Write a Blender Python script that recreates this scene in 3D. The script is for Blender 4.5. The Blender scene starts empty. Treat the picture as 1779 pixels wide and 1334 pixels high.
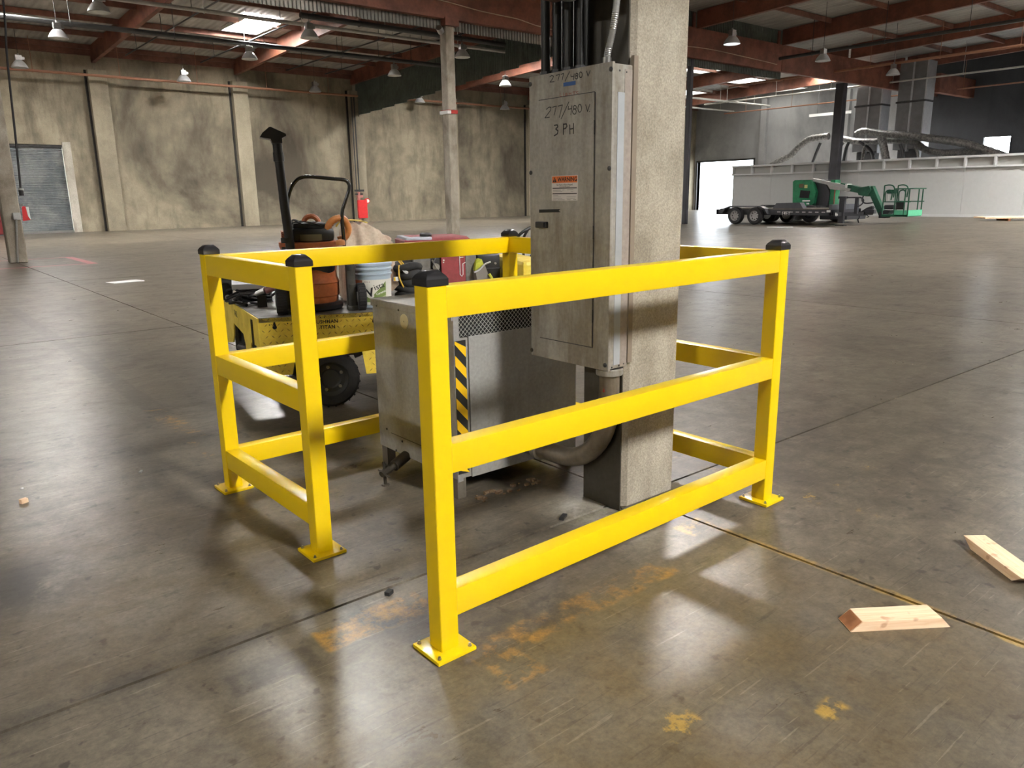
import bpy, bmesh, math, random
from mathutils import Vector, Matrix
random.seed(7)
S = bpy.context.scene
COL = S.collection
PI = math.pi
# ------------------------------------------------------------------ camera, world, exposure
cam = bpy.data.cameras.new('camera'); camo = bpy.data.objects.new('camera', cam); COL.objects.link(camo)
S.camera = camo
FPX, PITCH, ROLL, CAMH, TH = 1331.2, 0.2409, -0.0148, 1.2852, 0.685
cp, sp = math.cos(PITCH), math.sin(PITCH); cr, sr = math.cos(ROLL), math.sin(ROLL)
M0 = Matrix(((1, 0, 0), (0, -sp, -cp), (0, cp, -sp)))
RR = Matrix(((cr, -sr, 0), (sr, cr, 0), (0, 0, 1))) @ M0
QB = Matrix(((math.cos(TH), math.sin(TH), 0), (-math.sin(TH), math.cos(TH), 0), (0, 0, 1)))
right, down, fwd = QB @ RR[0], QB @ RR[1], QB @ RR[2]
camo.matrix_world = Matrix(((right.x, -down.x, -fwd.x, 0), (right.y, -down.y, -fwd.y, 0), (right.z, -down.z, -fwd.z, CAMH), (0, 0, 0, 1)))
cam.sensor_fit = 'HORIZONTAL'; cam.sensor_width = 36; cam.lens = FPX * 36 / 1779
cam.clip_start = 0.02; cam.clip_end = 400
W = bpy.data.worlds.new('overcast sky'); S.world = W; W.use_nodes = True
bg = W.node_tree.nodes['Background']; bg.inputs[0].default_value = (0.86, 0.93, 1.0, 1); bg.inputs[1].default_value = 9.0
S.view_settings.view_transform = 'Standard'; S.view_settings.look = 'None'
S.view_settings.gamma = 1; S.view_settings.use_curve_mapping = False
S.view_settings.exposure = 0.6
SKY_L = 125.0          # radiance of the roof skylights and added fill panes
S.cycles.max_bounces = 8; S.cycles.diffuse_bounces = 4; S.cycles.glossy_bounces = 4
S.cycles.sample_clamp_indirect = 6
# ------------------------------------------------------------------ helpers
def link(o, parent=None):
    COL.objects.link(o)
    if parent: o.parent = parent
    return o
def tag(o, label=None, cat=None, group=None, kind=None):
    if label: o['label'] = label
    if cat: o['category'] = cat
    if group: o['group'] = group
    if kind: o['kind'] = kind
    return o
def thing(name, label, cat, loc=(0, 0, 0), rz=0, group=None, kind=None):
    o = bpy.data.objects.new(name, None); link(o); o.location = loc; o.rotation_euler = (0, 0, rz)
    o.empty_display_size = 0.1
    return tag(o, label, cat, group, kind)
class MB:
    def __init__(s): s.bm = bmesh.new()
    def box(s, x0, x1, y0, y1, z0, z1, bev=0, mat=None, seg=2):
        r = bmesh.ops.create_cube(s.bm, size=1)
        vs = r['verts']
        for v in vs: v.co = Vector((x0 + (v.co.x + .5) * (x1 - x0), y0 + (v.co.y + .5) * (y1 - y0), z0 + (v.co.z + .5) * (z1 - z0)))
        if bev:
            es = list({e for v in vs for e in v.link_edges})
            r = bmesh.ops.bevel(s.bm, geom=es, offset=bev, segments=seg, profile=.6, affect='EDGES')
            vs = list({v for f in r['faces'] for v in f.verts} | {v for v in vs if v.is_valid})
        if mat is not None:
            for v in vs: v.co = mat @ v.co
        return s
    def obox(s, P, Q, w, z0, z1, bev=0):      # box from P to Q (xy), width w
        P, Q = Vector(P[:2]), Vector(Q[:2]); d = Q - P; a = math.atan2(d.y, d.x)
        m = Matrix.Translation((P.x, P.y, 0)) @ Matrix.Rotation(a, 4, 'Z')
        return s.box(0, d.length, -w / 2, w / 2, z0, z1, bev, m)
    def loft(s, secs, mat=None, cap=True):    # secs: lists of points (same count)
        m = mat or Matrix.Identity(4)
        rings = [[s.bm.verts.new(m @ Vector(p)) for p in r] for r in secs]
        n = len(rings[0])
        for a, b in zip(rings, rings[1:]):
            for i in range(n): s.bm.faces.new((a[i], a[(i + 1) % n], b[(i + 1) % n], b[i]))
        if cap:
            s.bm.faces.new(rings[0][::-1]); s.bm.faces.new(rings[-1])
        return s
    def sq(s, secs, cx=0, cy=0, rz=0):        # square loft: (hx, hy, z)
        c, si = math.cos(rz), math.sin(rz)
        rr = []
        for hx, hy, z in secs:
            rr.append([(cx + c * x - si * y, cy + si * x + c * y, z) for x, y in ((-hx, -hy), (hx, -hy), (hx, hy), (-hx, hy))])
        return s.loft(rr)
    def lathe(s, prof, n=20, mat=None, cap=True):   # prof: (r, z)
        return s.loft([[(r * math.cos(2 * PI * i / n), r * math.sin(2 * PI * i / n), z) for i in range(n)] for r, z in prof], mat, cap)
    def cyl(s, P, Q, r, n=12, r2=None):
        P, Q = Vector(P), Vector(Q); d = Q - P
        m = Matrix.Translation(P) @ d.to_track_quat('Z', 'Y').to_matrix().to_4x4()
        return s.lathe([(r, 0), (r if r2 is None else r2, d.length)], n, m)
    def tube(s, pts, r, n=8, closed=False):
        pts = [Vector(p) for p in pts]; N = len(pts)
        if N < 2: return s
        up = None; rings = []
        for i, p in enumerate(pts):
            if closed: t = pts[(i + 1) % N] - pts[i - 1]
            else: t = pts[min(i + 1, N - 1)] - pts[max(i - 1, 0)]
            t.normalize()
            if up is None:
                up = Vector((0, 0, 1)) if abs(t.z) < .9 else Vector((1, 0, 0))
            x = up - t * up.dot(t)
            if x.length < 1e-5: x = t.orthogonal()
            x.normalize(); y = t.cross(x); up = x
            rad = r[i] if isinstance(r, (list, tuple)) else r
            rings.append([p + x * rad * math.cos(2 * PI * k / n) + y * rad * math.sin(2 * PI * k / n) for k in range(n)])
        if closed:
            rings.append(rings[0])
            vv = [[s.bm.verts.new(p) for p in rr] for rr in rings[:-1]]
            # align last to first by best offset
            for i in range(N):
                a, b = vv[i], vv[(i + 1) % N]
                off = 0
                if i == N - 1: off = min(range(n), key=lambda o: sum((a[k].co - b[(k + o) % n].co).length for k in range(n)))
                for k in range(n): s.bm.faces.new((a[k], a[(k + 1) % n], b[(k + 1 + off) % n], b[(k + off) % n]))
            return s
        return s.loft(rings)
    def prism(s, poly, z0, z1, mat=None):     # poly in xy, extruded along z then transformed
        return s.loft([[(x, y, z0) for x, y in poly], [(x, y, z1) for x, y in poly]], mat)
    def bevel(s, off, seg=2, ang=.6):
        es = [e for e in s.bm.edges if len(e.link_faces) == 2 and e.calc_face_angle(0) > ang]
        bmesh.ops.bevel(s.bm, geom=es, offset=off, segments=seg, profile=.6, affect='EDGES'); return s
    def build(s, name, mat, parent=None, smooth=None, kind=None, label=None):
        bmesh.ops.recalc_face_normals(s.bm, faces=s.bm.faces[:])
        me = bpy.data.meshes.new(name); s.bm.to_mesh(me); s.bm.free()
        me.materials.append(mat)
        if smooth is not None:
            for p in me.polygons: p.use_smooth = True
            me.set_sharp_from_angle(angle=smooth)
        o = link(bpy.data.objects.new(name, me), parent)
        return tag(o, label, None, None, kind)
def yz(px=0):   # prism in (y,z) extruded along x
    return Matrix(((0, 0, 1, px), (1, 0, 0, 0), (0, 1, 0, 0), (0, 0, 0, 1)))
def xz(py=0):   # prism in (x,z) extruded along y
    return Matrix(((1, 0, 0, 0), (0, 0, 1, py), (0, 1, 0, 0), (0, 0, 0, 1)))
def arc(c, r, a0, a1, n=8): return [(c[0] + r * math.cos(a0 + (a1 - a0) * i / n), c[1] + r * math.sin(a0 + (a1 - a0) * i / n)) for i in range(n + 1)]
def smoothpath(pts, k=5):
    P = [Vector(p) for p in pts]; out = []
    for i in range(len(P) - 1):
        p0, p1, p2, p3 = P[max(i - 1, 0)], P[i], P[i + 1], P[min(i + 2, len(P) - 1)]
        for j in range(k):
            t = j / k
            out.append(.5 * ((2 * p1) + (p2 - p0) * t + (2 * p0 - 5 * p1 + 4 * p2 - p3) * t * t + (3 * p1 - p0 - 3 * p2 + p3) * t ** 3))
    out.append(P[-1]); return out
def copy_tree(o, parent=None):
    c = o.copy(); link(c, parent)
    c.matrix_parent_inverse = o.matrix_parent_inverse
    for ch in list(o.children): copy_tree(ch, c)
    return c
def text_mesh(txt, size, mat, name, parent, M, ext=.0004, spacing=1.0, bold=0.0, align='CENTER'):
    cu = bpy.data.curves.new('t', 'FONT'); cu.body = txt; cu.size = size; cu.extrude = ext; cu.align_x = align; cu.align_y = 'CENTER'
    cu.space_character = spacing; cu.offset = bold; cu.resolution_u = 2
    to = bpy.data.objects.new('t', cu); COL.objects.link(to)
    dg = bpy.context.evaluated_depsgraph_get(); dg.update()
    me = bpy.data.meshes.new_from_object(to.evaluated_get(dg)); me.transform(M)
    bpy.data.objects.remove(to); bpy.data.curves.remove(cu)
    me.materials.clear(); me.materials.append(mat)
    o = link(bpy.data.objects.new(name, me), parent); return o
# ------------------------------------------------------------------ materials
def srgb(r, g, b):
    f = lambda c: (c / 255 / 12.92) if c <= 10 else ((c / 255 + .055) / 1.055) ** 2.4
    return (f(r), f(g), f(b), 1)
class NT:
    def __init__(s, name):
        s.m = bpy.data.materials.new(name); s.m.use_nodes = True; s.t = s.m.node_tree; s.b = s.t.nodes['Principled BSDF']
    def n(s, typ, **kw):
        x = s.t.nodes.new(typ)
        for k, v in kw.items():
            if k.startswith('i_'):
                key = k[2:]; x.inputs[int(key) if key.isdigit() else key.replace('_', ' ')].default_value = v
            else: setattr(x, k, v)
        return x
    def l(s, a, b): s.t.links.new(a, b)
    def pos(s): return s.n('ShaderNodeNewGeometry').outputs['Position']
    def obj(s): return s.n('ShaderNodeTexCoord').outputs['Object']
    def mapv(s, vec, scale=(1, 1, 1), loc=(0, 0, 0)):
        m = s.n('ShaderNodeMapping'); s.l(vec, m.inputs[0]); m.inputs['Scale'].default_value = scale; m.inputs['Location'].default_value = loc; return m.outputs[0]
    def noise(s, vec, scale, detail=4, rough=.6, dist=0):
        x = s.n('ShaderNodeTexNoise'); s.l(vec, x.inputs['Vector']); x.inputs['Scale'].default_value = scale
        x.inputs['Detail'].default_value = detail; x.inputs['Roughness'].default_value = rough; x.inputs['Distortion'].default_value = dist; return x.outputs['Fac']
    def ramp(s, fac, stops):
        r = s.n('ShaderNodeValToRGB'); e = r.color_ramp.elements
        while len(e) < len(stops): e.new(.5)
        for i, (p, c) in enumerate(stops):
            e[i].position = p; e[i].color = c if isinstance(c, tuple) else (c, c, c, 1)
        s.l(fac, r.inputs[0]); return r.outputs[0]
    def mix(s, fac, a, b, mode='MIX'):
        x = s.n('ShaderNodeMix', data_type='RGBA', blend_type=mode)
        for v, k in ((fac, 0), (a, 6), (b, 7)):
            if hasattr(v, 'is_linked') or hasattr(v, 'links'): s.l(v, x.inputs[k])
            else: x.inputs[k].default_value = v
        return x.outputs[2]
    def math(s, op, a, b=None, c=None):
        x = s.n('ShaderNodeMath', operation=op)
        for i, v in enumerate((a, b, c)):
            if v is None: continue
            if hasattr(v, 'links'): s.l(v, x.inputs[i])
            else: x.inputs[i].default_value = v
        return x.outputs[0]
    def bump(s, h, strength=.3, dist=.01):
        x = s.n('ShaderNodeBump'); s.l(h, x.inputs['Height']); x.inputs['Strength'].default_value = strength; x.inputs['Distance'].default_value = dist
        s.l(x.outputs[0], s.b.inputs['Normal'])
    def col(s, c): s.l(c, s.b.inputs['Base Color']) if hasattr(c, 'links') else setattr(s.b.inputs['Base Color'], 'default_value', c)
    def rough(s, c): s.l(c, s.b.inputs['Roughness']) if hasattr(c, 'links') else setattr(s.b.inputs['Roughness'], 'default_value', c)
def simple(name, c, rough=.5, metal=0, var=.12, scale=6, coat=0, coatr=.1, spec=.5):
    k = NT(name); p = k.obj()
    f = k.noise(p, scale, 5, .65)
    dark = tuple(x * (1 - var) for x in c[:3]) + (1,); lite = tuple(min(1, x * (1 + var)) for x in c[:3]) + (1,)
    k.col(k.ramp(f, [(.3, dark), (.7, lite)])); k.rough(rough)
    k.b.inputs['Metallic'].default_value = metal
    k.b.inputs['Coat Weight'].default_value = coat; k.b.inputs['Coat Roughness'].default_value = coatr
    k.b.inputs['Specular IOR Level'].default_value = spec
    return k.m
def emit(name, c, strength):
    k = NT(name); k.b.inputs['Base Color'].default_value = (.8, .8, .8, 1)
    k.b.inputs['Emission Color'].default_value = c; k.b.inputs['Emission Strength'].default_value = strength
    return k.m
def dirty(name, c, dirtc, amount=.5, scale=3, rough=.5, metal=0, streak=True, fine=40):
    k = NT(name); p = k.obj()
    q = k.mapv(p, (1, 1, .15) if streak else (1, 1, 1))
    f = k.noise(q, scale * 4 if streak else scale, 6, .7); g = k.noise(p, scale, 5, .6); h = k.noise(p, fine, 3, .6)
    a = k.ramp(k.math('MULTIPLY', f, g), [(.17, 0.0), (.36, 1.0)])
    base = k.mix(k.math('MULTIPLY', a, amount), c, dirtc)
    base = k.mix(.18, base, k.ramp(h, [(.3, .25), (.7, .9)]), 'OVERLAY')
    k.col(base); k.rough(k.ramp(g, [(.3, rough - .1), (.7, rough + .1)])); k.b.inputs['Metallic'].default_value = metal
    return k.m
m_yellow = simple('yellow gloss paint', srgb(240, 203, 2), .34, var=.02, scale=3, coat=.2, coatr=.15)
m_black = simple('black plastic', (.012, .012, .013, 1), .35, var=.3)
m_rubber = simple('black rubber', (.02, .02, .021, 1), .75, var=.3, scale=20)
m_steel = simple('zinc steel', (.45, .45, .44, 1), .35, 1, .15, 30)
m_dark_steel = simple('dark steel', (.06, .06, .062, 1), .5, .6, .3)
m_white = simple('white paint', (.78, .78, .76, 1), .5, var=.05)
m_column = None
def concrete(name, base, dark, lite, scale=1.2, stain=.6, rough=.85, bumps=.25, streak=True):
    k = NT(name); p = k.pos()
    big = k.noise(k.mapv(p, (1, 1, .8)), scale * .28, 6, .62, .4)
    mid = k.noise(p, scale * 2.2, 8, .7)
    fine = k.noise(p, scale * 45, 4, .7)
    st = k.noise(k.mapv(p, (1.6, 1.6, .35)), scale * 1.1, 7, .68)
    c = k.ramp(big, [(.32, dark), (.5, base), (.7, lite)])
    c = k.mix(k.math('MULTIPLY', k.ramp(mid, [(.42, 0.0), (.7, 1.0)]), stain * .5), c, dark)
    if streak: c = k.mix(k.math('MULTIPLY', k.ramp(st, [(.5, 0.0), (.72, 1.0)]), stain), c, dark)
    c = k.mix(.35 if scale < 2 else .75, c, k.ramp(fine, [(.3, .3), (.7, .72)]), 'OVERLAY')
    k.col(c); k.rough(rough); k.bump(k.mix(.5, fine, mid), bumps, .01)
    return k.m
m_wall = concrete('stained tilt up concrete', srgb(140, 131, 111), srgb(76, 69, 58), srgb(166, 156, 134), .8, .72)
m_pil = concrete('paler pilaster concrete', srgb(148, 139, 119), srgb(104, 96, 82), srgb(166, 156, 135), .9, .5)
m_wall_grey = concrete('grey painted concrete', srgb(150, 150, 150), srgb(110, 110, 112), srgb(165, 165, 166), .8, .3)
m_wall_dark = concrete('dark wall', srgb(60, 61, 64), srgb(40, 41, 44), srgb(70, 71, 75), .8, .3)
m_col_conc = concrete('board formed column concrete', srgb(160, 152, 138), srgb(108, 98, 82), srgb(186, 178, 163), 3.0, .5, .8, .35)
m_col_side = m_col_conc
m_wood_beam = dirty('red brown glulam', srgb(126, 78, 60), srgb(76, 50, 42), .6, 1.2, .6, 0, False, 12)
m_purlin = dirty('dull red brown purlin', srgb(122, 84, 70), srgb(76, 56, 50), .6, 1.2, .7, 0, False, 12)
def deck():
    k = NT('faced roof insulation'); p = k.pos()
    f = k.noise(k.mapv(p, (2.2, .35, 1)), 1.3, 6, .7); g = k.noise(p, .5, 5, .6)
    c = k.ramp(f, [(.3, srgb(138, 135, 130)), (.6, srgb(178, 175, 168)), (.8, srgb(206, 203, 196))])
    c = k.mix(k.math('MULTIPLY', k.ramp(g, [(.45, 0.0), (.7, 1.0)]), .4), c, srgb(110, 104, 98))
    k.col(c); k.rough(.7)
    w = k.n('ShaderNodeTexWave', wave_type='BANDS', bands_direction='X'); k.l(p, w.inputs['Vector']); w.inputs['Scale'].default_value = 1.3
    k.bump(w.outputs['Fac'], .6, .03); return k.m
m_deck = deck()
# roof skylights (u, v, size u, size v); the pane behind the viewer is set brighter as the main light
KEY = (4.3, -9.0, 1.3, 2.5)
SKYLIGHTS_AND_FILL = [(12.85, 31.6, 1.4, 2.5), (4.3, 30.6, 1.0, 1.8), (2.9, 27.4, 1.0, 1.6), (14.4, 11.3, 1.3, 2.5), (5.6, 12.0, .9, 1.5), (24.5, 31.0, 1.3, 2.5),
    (24.5, 3.0, 1.3, 2.5), (32.5, 3.0, 1.4, 2.6), (32.5, -8.7, 1.4, 2.6), (37, -3.0, 1.4, 2.6), (36.0, 8.0, 1.4, 2.6), (44.5, 25.0, 1.3, 2.5), (-13.8, 11.3, 1.3, 2.0), (-13.8, -2.0, 1.3, 2.0)]  # panes out of view at far right and far left are added fill light
FIBER = [(37.3, 28.6, 2.4, 1.8), (42.7, 29.5, 4.0, 2.2), (47.7, 30.8, 3.0, 3.4), (42.7, 34.3, 4.0, 2), (42.7, 26.0, 4, 1.8), (47.7, 26, 3, 1.8)]
# ------------------------------------------------------------------ floor
def floor_mat():
    k = NT('worn polished concrete floor'); p = k.pos()
    sep = k.n('ShaderNodeSeparateXYZ'); k.l(p, sep.inputs[0]); X, Y = sep.outputs[0], sep.outputs[1]
    big = k.noise(p, .45, 6, .65, .3)
    mid = k.noise(p, 2.6, 8, .72, .3)
    mott = k.noise(p, 7.5, 8, .75, .4)
    fine = k.noise(p, 26, 6, .75)
    def rotv(a, sc):
        m = k.n('ShaderNodeMapping'); k.l(p, m.inputs[0]); m.inputs['Rotation'].default_value = (0, 0, a); m.inputs['Scale'].default_value = sc; return m.outputs[0]
    streak = k.noise(rotv(.25, (1.6, 4.5, 1)), 3.0, 9, .78, .8)
    smear = k.noise(rotv(1.1, (1.2, 5.0, 1)), 2.2, 8, .76, .6)
    c = k.ramp(big, [(.3, srgb(86, 79, 68)), (.5, srgb(106, 98, 85)), (.72, srgb(124, 116, 102))])
    c = k.mix(k.math('MULTIPLY', k.ramp(mid, [(.44, 0.0), (.66, 1.0)]), .6), c, srgb(66, 60, 52))
    c = k.mix(k.math('MULTIPLY', k.ramp(mott, [(.5, 0.0), (.68, 1.0)]), .55), c, srgb(60, 55, 48))
    c = k.mix(k.math('MULTIPLY', k.ramp(mott, [(.3, 1.0), (.46, 0.0)]), .35), c, srgb(136, 126, 110))
    c = k.mix(k.math('MULTIPLY', k.ramp(streak, [(.55, 0.0), (.68, 1.0)]), .5), c, srgb(54, 50, 45))
    c = k.mix(k.math('MULTIPLY', k.ramp(smear, [(.56, 0.0), (.7, 1.0)]), .45), c, srgb(58, 54, 48))
    for ang, seed in ((.5, 0), (-.7, 5), (1.4, 9)):          # hairline scratches
        sc = k.noise(rotv(ang, (1.3, 26, 1)), 2.4 + seed * .07, 3, .5)
        c = k.mix(k.math('MULTIPLY', k.ramp(sc, [(.655, 0.0), (.685, 1.0)]), .4), c, srgb(150, 142, 128) if seed == 5 else srgb(50, 46, 42))
    spk = k.noise(p, 17, 3, .5)
    c = k.mix(k.math('MULTIPLY', k.ramp(k.math('MULTIPLY', spk, k.math('ADD', mid, .5)), [(.65, 0.0), (.72, 1.0)]), .75), c, srgb(44, 41, 38))
    def sstep(v, a, b):
        m = k.n('ShaderNodeMapRange', interpolation_type='SMOOTHSTEP'); k.l(v, m.inputs[0]); m.inputs[1].default_value = a; m.inputs[2].default_value = b; return m.outputs[0]
    wob = k.math('MULTIPLY', k.math('SUBTRACT', k.noise(p, 9, 4, .6), .5), .05)
    Xw, Yw = k.math('ADD', X, wob), k.math('ADD', Y, wob)
    def box(x0, x1, y0, y1, s=.012):
        a = k.math('MULTIPLY', sstep(Xw, x0 - s, x0 + s), k.math('SUBTRACT', 1.0, sstep(Xw, x1 - s, x1 + s)))
        b = k.math('MULTIPLY', sstep(Yw, y0 - s, y0 + s), k.math('SUBTRACT', 1.0, sstep(Yw, y1 - s, y1 + s)))
        return k.math('MULTIPLY', a, b)
    def paint(c, mask, colr, lo, hi, amt, nz):
        return k.mix(k.math('MULTIPLY', k.math('MULTIPLY', mask, k.ramp(nz, [(lo, 0.0), (hi, 1.0)])), amt), c, colr)
    n1 = k.noise(p, 7, 6, .75); n2 = k.noise(p, 18, 5, .7)
    OR = srgb(176, 132, 58); YE = srgb(196, 158, 66); GR = srgb(70, 64, 56)
    # broad oily amber stain round the barrier front
    c = paint(c, box(.4, 2.36, .5, 1.75, .35), srgb(112, 94, 62), .36, .62, .55, mid)
    c = paint(c, box(.1, 1.0, 2.1, 3.4, .4), srgb(96, 78, 44), .42, .62, .5, mid)
    # scraped lane paint left beside the joint
    c = paint(c, box(.84, 1.22, 1.88, 2.02), OR, .44, .6, .75, n1)
    c = paint(c, box(.55, .8, 1.85, 1.96), GR, .34, .5, .85, n1)
    c = paint(c, box(1.22, 2.0, 1.53, 1.64), OR, .47, .62, .65, n1)
    c = paint(c, box(1.0, 1.6, 1.56, 1.72), GR, .42, .56, .6, n2)
    c = paint(c, box(1.13, 1.27, 1.4, 1.62), OR, .5, .6, .4, n2)
    c = paint(c, box(2.372, 2.412, -4.0, 1.72, .006), srgb(176, 144, 74), .4, .56, .75, n1)
    c = paint(c, box(2.26, 2.41, 1.68, 1.78), YE, .45, .55, .7, n1)
    c = paint(c, box(1.15, 1.28, 4.9, 11.5), srgb(74, 68, 60), .38, .5, .8, n1)
    c = paint(c, box(1.15, 1.28, 3.6, 5.1), OR, .54, .62, .6, n1)
    c = paint(c, box(2.9, 3.6, 1.55, 1.62), YE, .56, .62, .7, n1)
    c = paint(c, box(2.9, 3.0, 1.2, 4.2), YE, .58, .64, .35, n1)
    c = paint(c, box(1.66, 1.74, .78, .84), YE, .45, .55, .6, n2)
    c = paint(c, box(1.30, 1.42, .98, 1.08), YE, .52, .6, .5, n2)
    # pink safety outline round the far column
    PK = srgb(206, 110, 122)
    for b in ((3.5, 3.68, 18.55, 21.25), (-2, 3.68, 18.5, 18.66), (-2, 3.6, 21.12, 21.25)): c = paint(c, box(*b), PK, .25, .4, .8, n1)
    # oil splash, dust by the column foot
    c = paint(c, box(.05, .35, 2.75, 3.15, .15), srgb(44, 41, 38), .36, .5, .85, mid)
    c = paint(c, box(-3, 2.2, 2.07, 2.16, .03), srgb(46, 43, 39), .38, .6, .7, n1)
    c = paint(c, box(2.6, 9, 2.08, 2.2, .03), srgb(52, 48, 44), .4, .6, .6, n1)
    c = paint(c, box(2.4, 7, .9, 3.4, .5), srgb(70, 62, 52), .4, .62, .6, mott)
    c = paint(c, box(2.0, 2.3, 1.75, 2.25, .12), srgb(186, 180, 166), .3, .55, .55, n1)
    grit = k.noise(p, 70, 3, .7); c = k.mix(.45, c, k.ramp(k.mix(.45, fine, grit), [(.36, .22), (.64, .78)]), 'OVERLAY')
    k.col(c)
    r = k.ramp(k.mix(.5, mid, streak), [(.3, .25), (.55, .32), (.75, .46)])
    k.rough(r); k.b.inputs['Specular IOR Level'].default_value = .36
    k.bump(k.mix(.4, mid, fine), .08, .004)
    return k.m
m_floor = floor_mat()
m_joint_shade = simple('joint filler and shade strip', (.018, .016, .014, 1), .8, var=.4, scale=10)
fl = thing('floor', 'worn polished concrete floor cut into large slabs by dark joints', 'floor', kind='structure')
MB().box(-18, 51, -26, 40, -.16, -.012).build('joint_filler', m_joint_shade, fl)
G = .0065
ux = [-16.06 + 6.15 * i for i in range(11)] + [51.0]; vy = [-4.2 + 6.3 * i for i in range(7)] + [39.4]
for i in range(len(ux) - 1):
    for j in range(len(vy) - 1):
        near = abs(ux[i] - 2.39) < 7 and vy[j] < 9
        MB().box(ux[i] + G, ux[i + 1] - G, vy[j] + G, vy[j + 1] - G, -.05, 0, 0).build('slab', m_floor, fl)
MB().box(-18, 51, -26, -4.2 - G, -.05, 0).build('slab', m_floor, fl)
# ------------------------------------------------------------------ walls
def rz_(v): return 7.75 + .035 * (38.5 - v) if v > 2 else 9.03 - .035 * (2 - v)
UB = [2.4 + 6.15 * k for k in range(-3, 8)]
wl = thing('wall_left', 'long stained concrete tilt up wall with pilasters behind the yellow barrier', 'wall', kind='structure')
D0, D1, DZ = 4.4, 6.92, 3.66
edges = [-18] + UB[:] + [50.3]
for a, b in zip(edges, edges[1:]):
    if a < D0 < b:
        MB().box(a + .01, D0, 38.5, 38.8, 0, 8.1).box(D1, b - .01, 38.5, 38.8, 0, 8.1).box(D0, D1, 38.5, 38.8, DZ, 8.1).build('wall_panel', m_wall, wl)
    else: MB().box(a + .01, b - .01, 38.5, 38.8, 0, 8.1).build('wall_panel', m_wall, wl)
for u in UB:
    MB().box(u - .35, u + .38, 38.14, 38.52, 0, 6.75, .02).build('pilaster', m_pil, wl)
    MB().box(u - .43, u - .355, 38.4, 38.52, 0, 6.75).build('shade_strip', m_joint_shade, wl)  # dark strip stands in for the shaded side of the pilaster
wr = thing('wall_right', 'far concrete wall holding the open loading dock', 'wall', kind='structure')
OV0, OV1, OZ = 33.3, 38.2, 3.55
m = MB(); m.box(50, 50.3, 22.6, OV0, 0, 8.6); m.box(50, 50.3, OV0, 38.5, OZ, 8.4); m.box(50, 50.3, OV1, 38.5, 0, OZ); m.build('wall_panel', m_wall_grey, wr)
MB().box(49.7, 50.02, 32.3, 32.75, 0, 7.6, .02).build('pilaster', m_wall_grey, wr)
MB().box(49.7, 50.02, 26.3, 26.75, 0, 7.6, .02).build('pilaster', m_wall_grey, wr)
WV0, WV1, WZ0, WZ1 = 16.75, 18.1, 3.15, 4.1
m = MB(); m.box(49.6, 49.9, -26, WV0, 0, 9.3); m.box(49.6, 49.9, WV1, 22.6, 0, 9.3); m.box(49.6, 49.9, WV0, WV1, 0, WZ0); m.box(49.6, 49.9, WV0, WV1, WZ1, 9.3); m.build('wall_panel', m_wall_dark, wr)
wb = MB().box(-18.3, 50.3, -26.3, -26, 0, 9.3).build('wall_back', m_wall); tag(wb, 'concrete wall at the back of the hall out of view', 'wall', kind='structure')
wf = MB().box(-18.3, -18, -26, 38.8, 0, 9.3).build('wall_front', m_wall); tag(wf, 'concrete end wall beyond the left edge of view', 'wall', kind='structure')
# daylight behind the dock opening and the high window
m_sheet = emit('daylight pane', (.9, .96, 1, 1), 14)
wd = thing('window_1', 'small bright high window above the white partition', 'window', kind='structure')
MB().box(49.72, 49.74, WV0, WV1, WZ0, WZ1).build('pane', m_sheet, wd)
m = MB(); m.box(49.56, 49.78, WV0 - .06, WV0, WZ0 - .06, WZ1 + .06); m.box(49.56, 49.78, WV1, WV1 + .06, WZ0 - .06, WZ1 + .06); m.box(49.56, 49.78, WV0, WV1, WZ1, WZ1 + .06); m.box(49.56, 49.78, WV0, WV1, WZ0 - .06, WZ0); m.build('window_frame', m_dark_steel, wd)
ap = MB().box(50.3, 75, 20, 50, -.2, -.02).build('ground', simple('sunlit yard', (.55, .54, .52, 1), .8)); tag(ap, 'pale yard outside the open loading dock', 'ground', kind='structure')
dj = MB(); dj.box(49.94, 50.34, OV0 - .12, OV0, 0, OZ + .12); dj.box(49.94, 50.34, OV1, OV1 + .12, 0, OZ + .12); dj.box(49.94, 50.34, OV0, OV1, OZ, OZ + .12)
tag(dj.build('door_2', m_dark_steel), 'steel frame of the glaring open loading dock', 'door', kind='structure')
pl = bpy.data.lights.new('dock daylight', 'AREA'); pl.shape = 'RECTANGLE'; pl.size = OZ; pl.size_y = OV1 - OV0; pl.cycles.is_portal = True
plo = link(bpy.data.objects.new('dock_portal', pl)); plo.location = (50.35, (OV0 + OV1) / 2, OZ / 2); plo.rotation_euler = (0, PI / 2, 0)
# roll up door
m_slat = dirty('grey roll up door', srgb(112, 118, 122), srgb(168, 170, 168), .5, 1.2, .5, .2, False, 12)
dr = thing('door_1', 'grey ribbed steel roll up door in the concrete wall', 'door', kind='structure')
prof = []; z = .0
while z < DZ - .05: prof += [(0, z), (.03, z + .012), (.03, z + .05), (0, z + .062)]; z += .066
bm = bmesh.new(); ra = [bm.verts.new((D0 + .02, 38.66 - y, zz)) for y, zz in prof]; rb = [bm.verts.new((D1 - .02, 38.66 - y, zz)) for y, zz in prof]
for i in range(len(prof) - 1): bm.faces.new((ra[i], rb[i], rb[i + 1], ra[i + 1]))
mm = MB(); mm.bm.free(); mm.bm = bm; mm.build('slat_curtain', m_slat, dr, kind='stuff')
MB().box(D0, D1, 38.6, 38.75, 0, .1).build('bottom_bar', m_steel, dr)
MB().box(D0, D1, 38.55, 38.8, DZ - .1, DZ).build('hood', m_dark_steel, dr)
m_scuff = concrete('pale scuffed jamb concrete', srgb(176, 170, 158), srgb(120, 110, 98), srgb(196, 190, 178), 2, .5)
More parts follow.
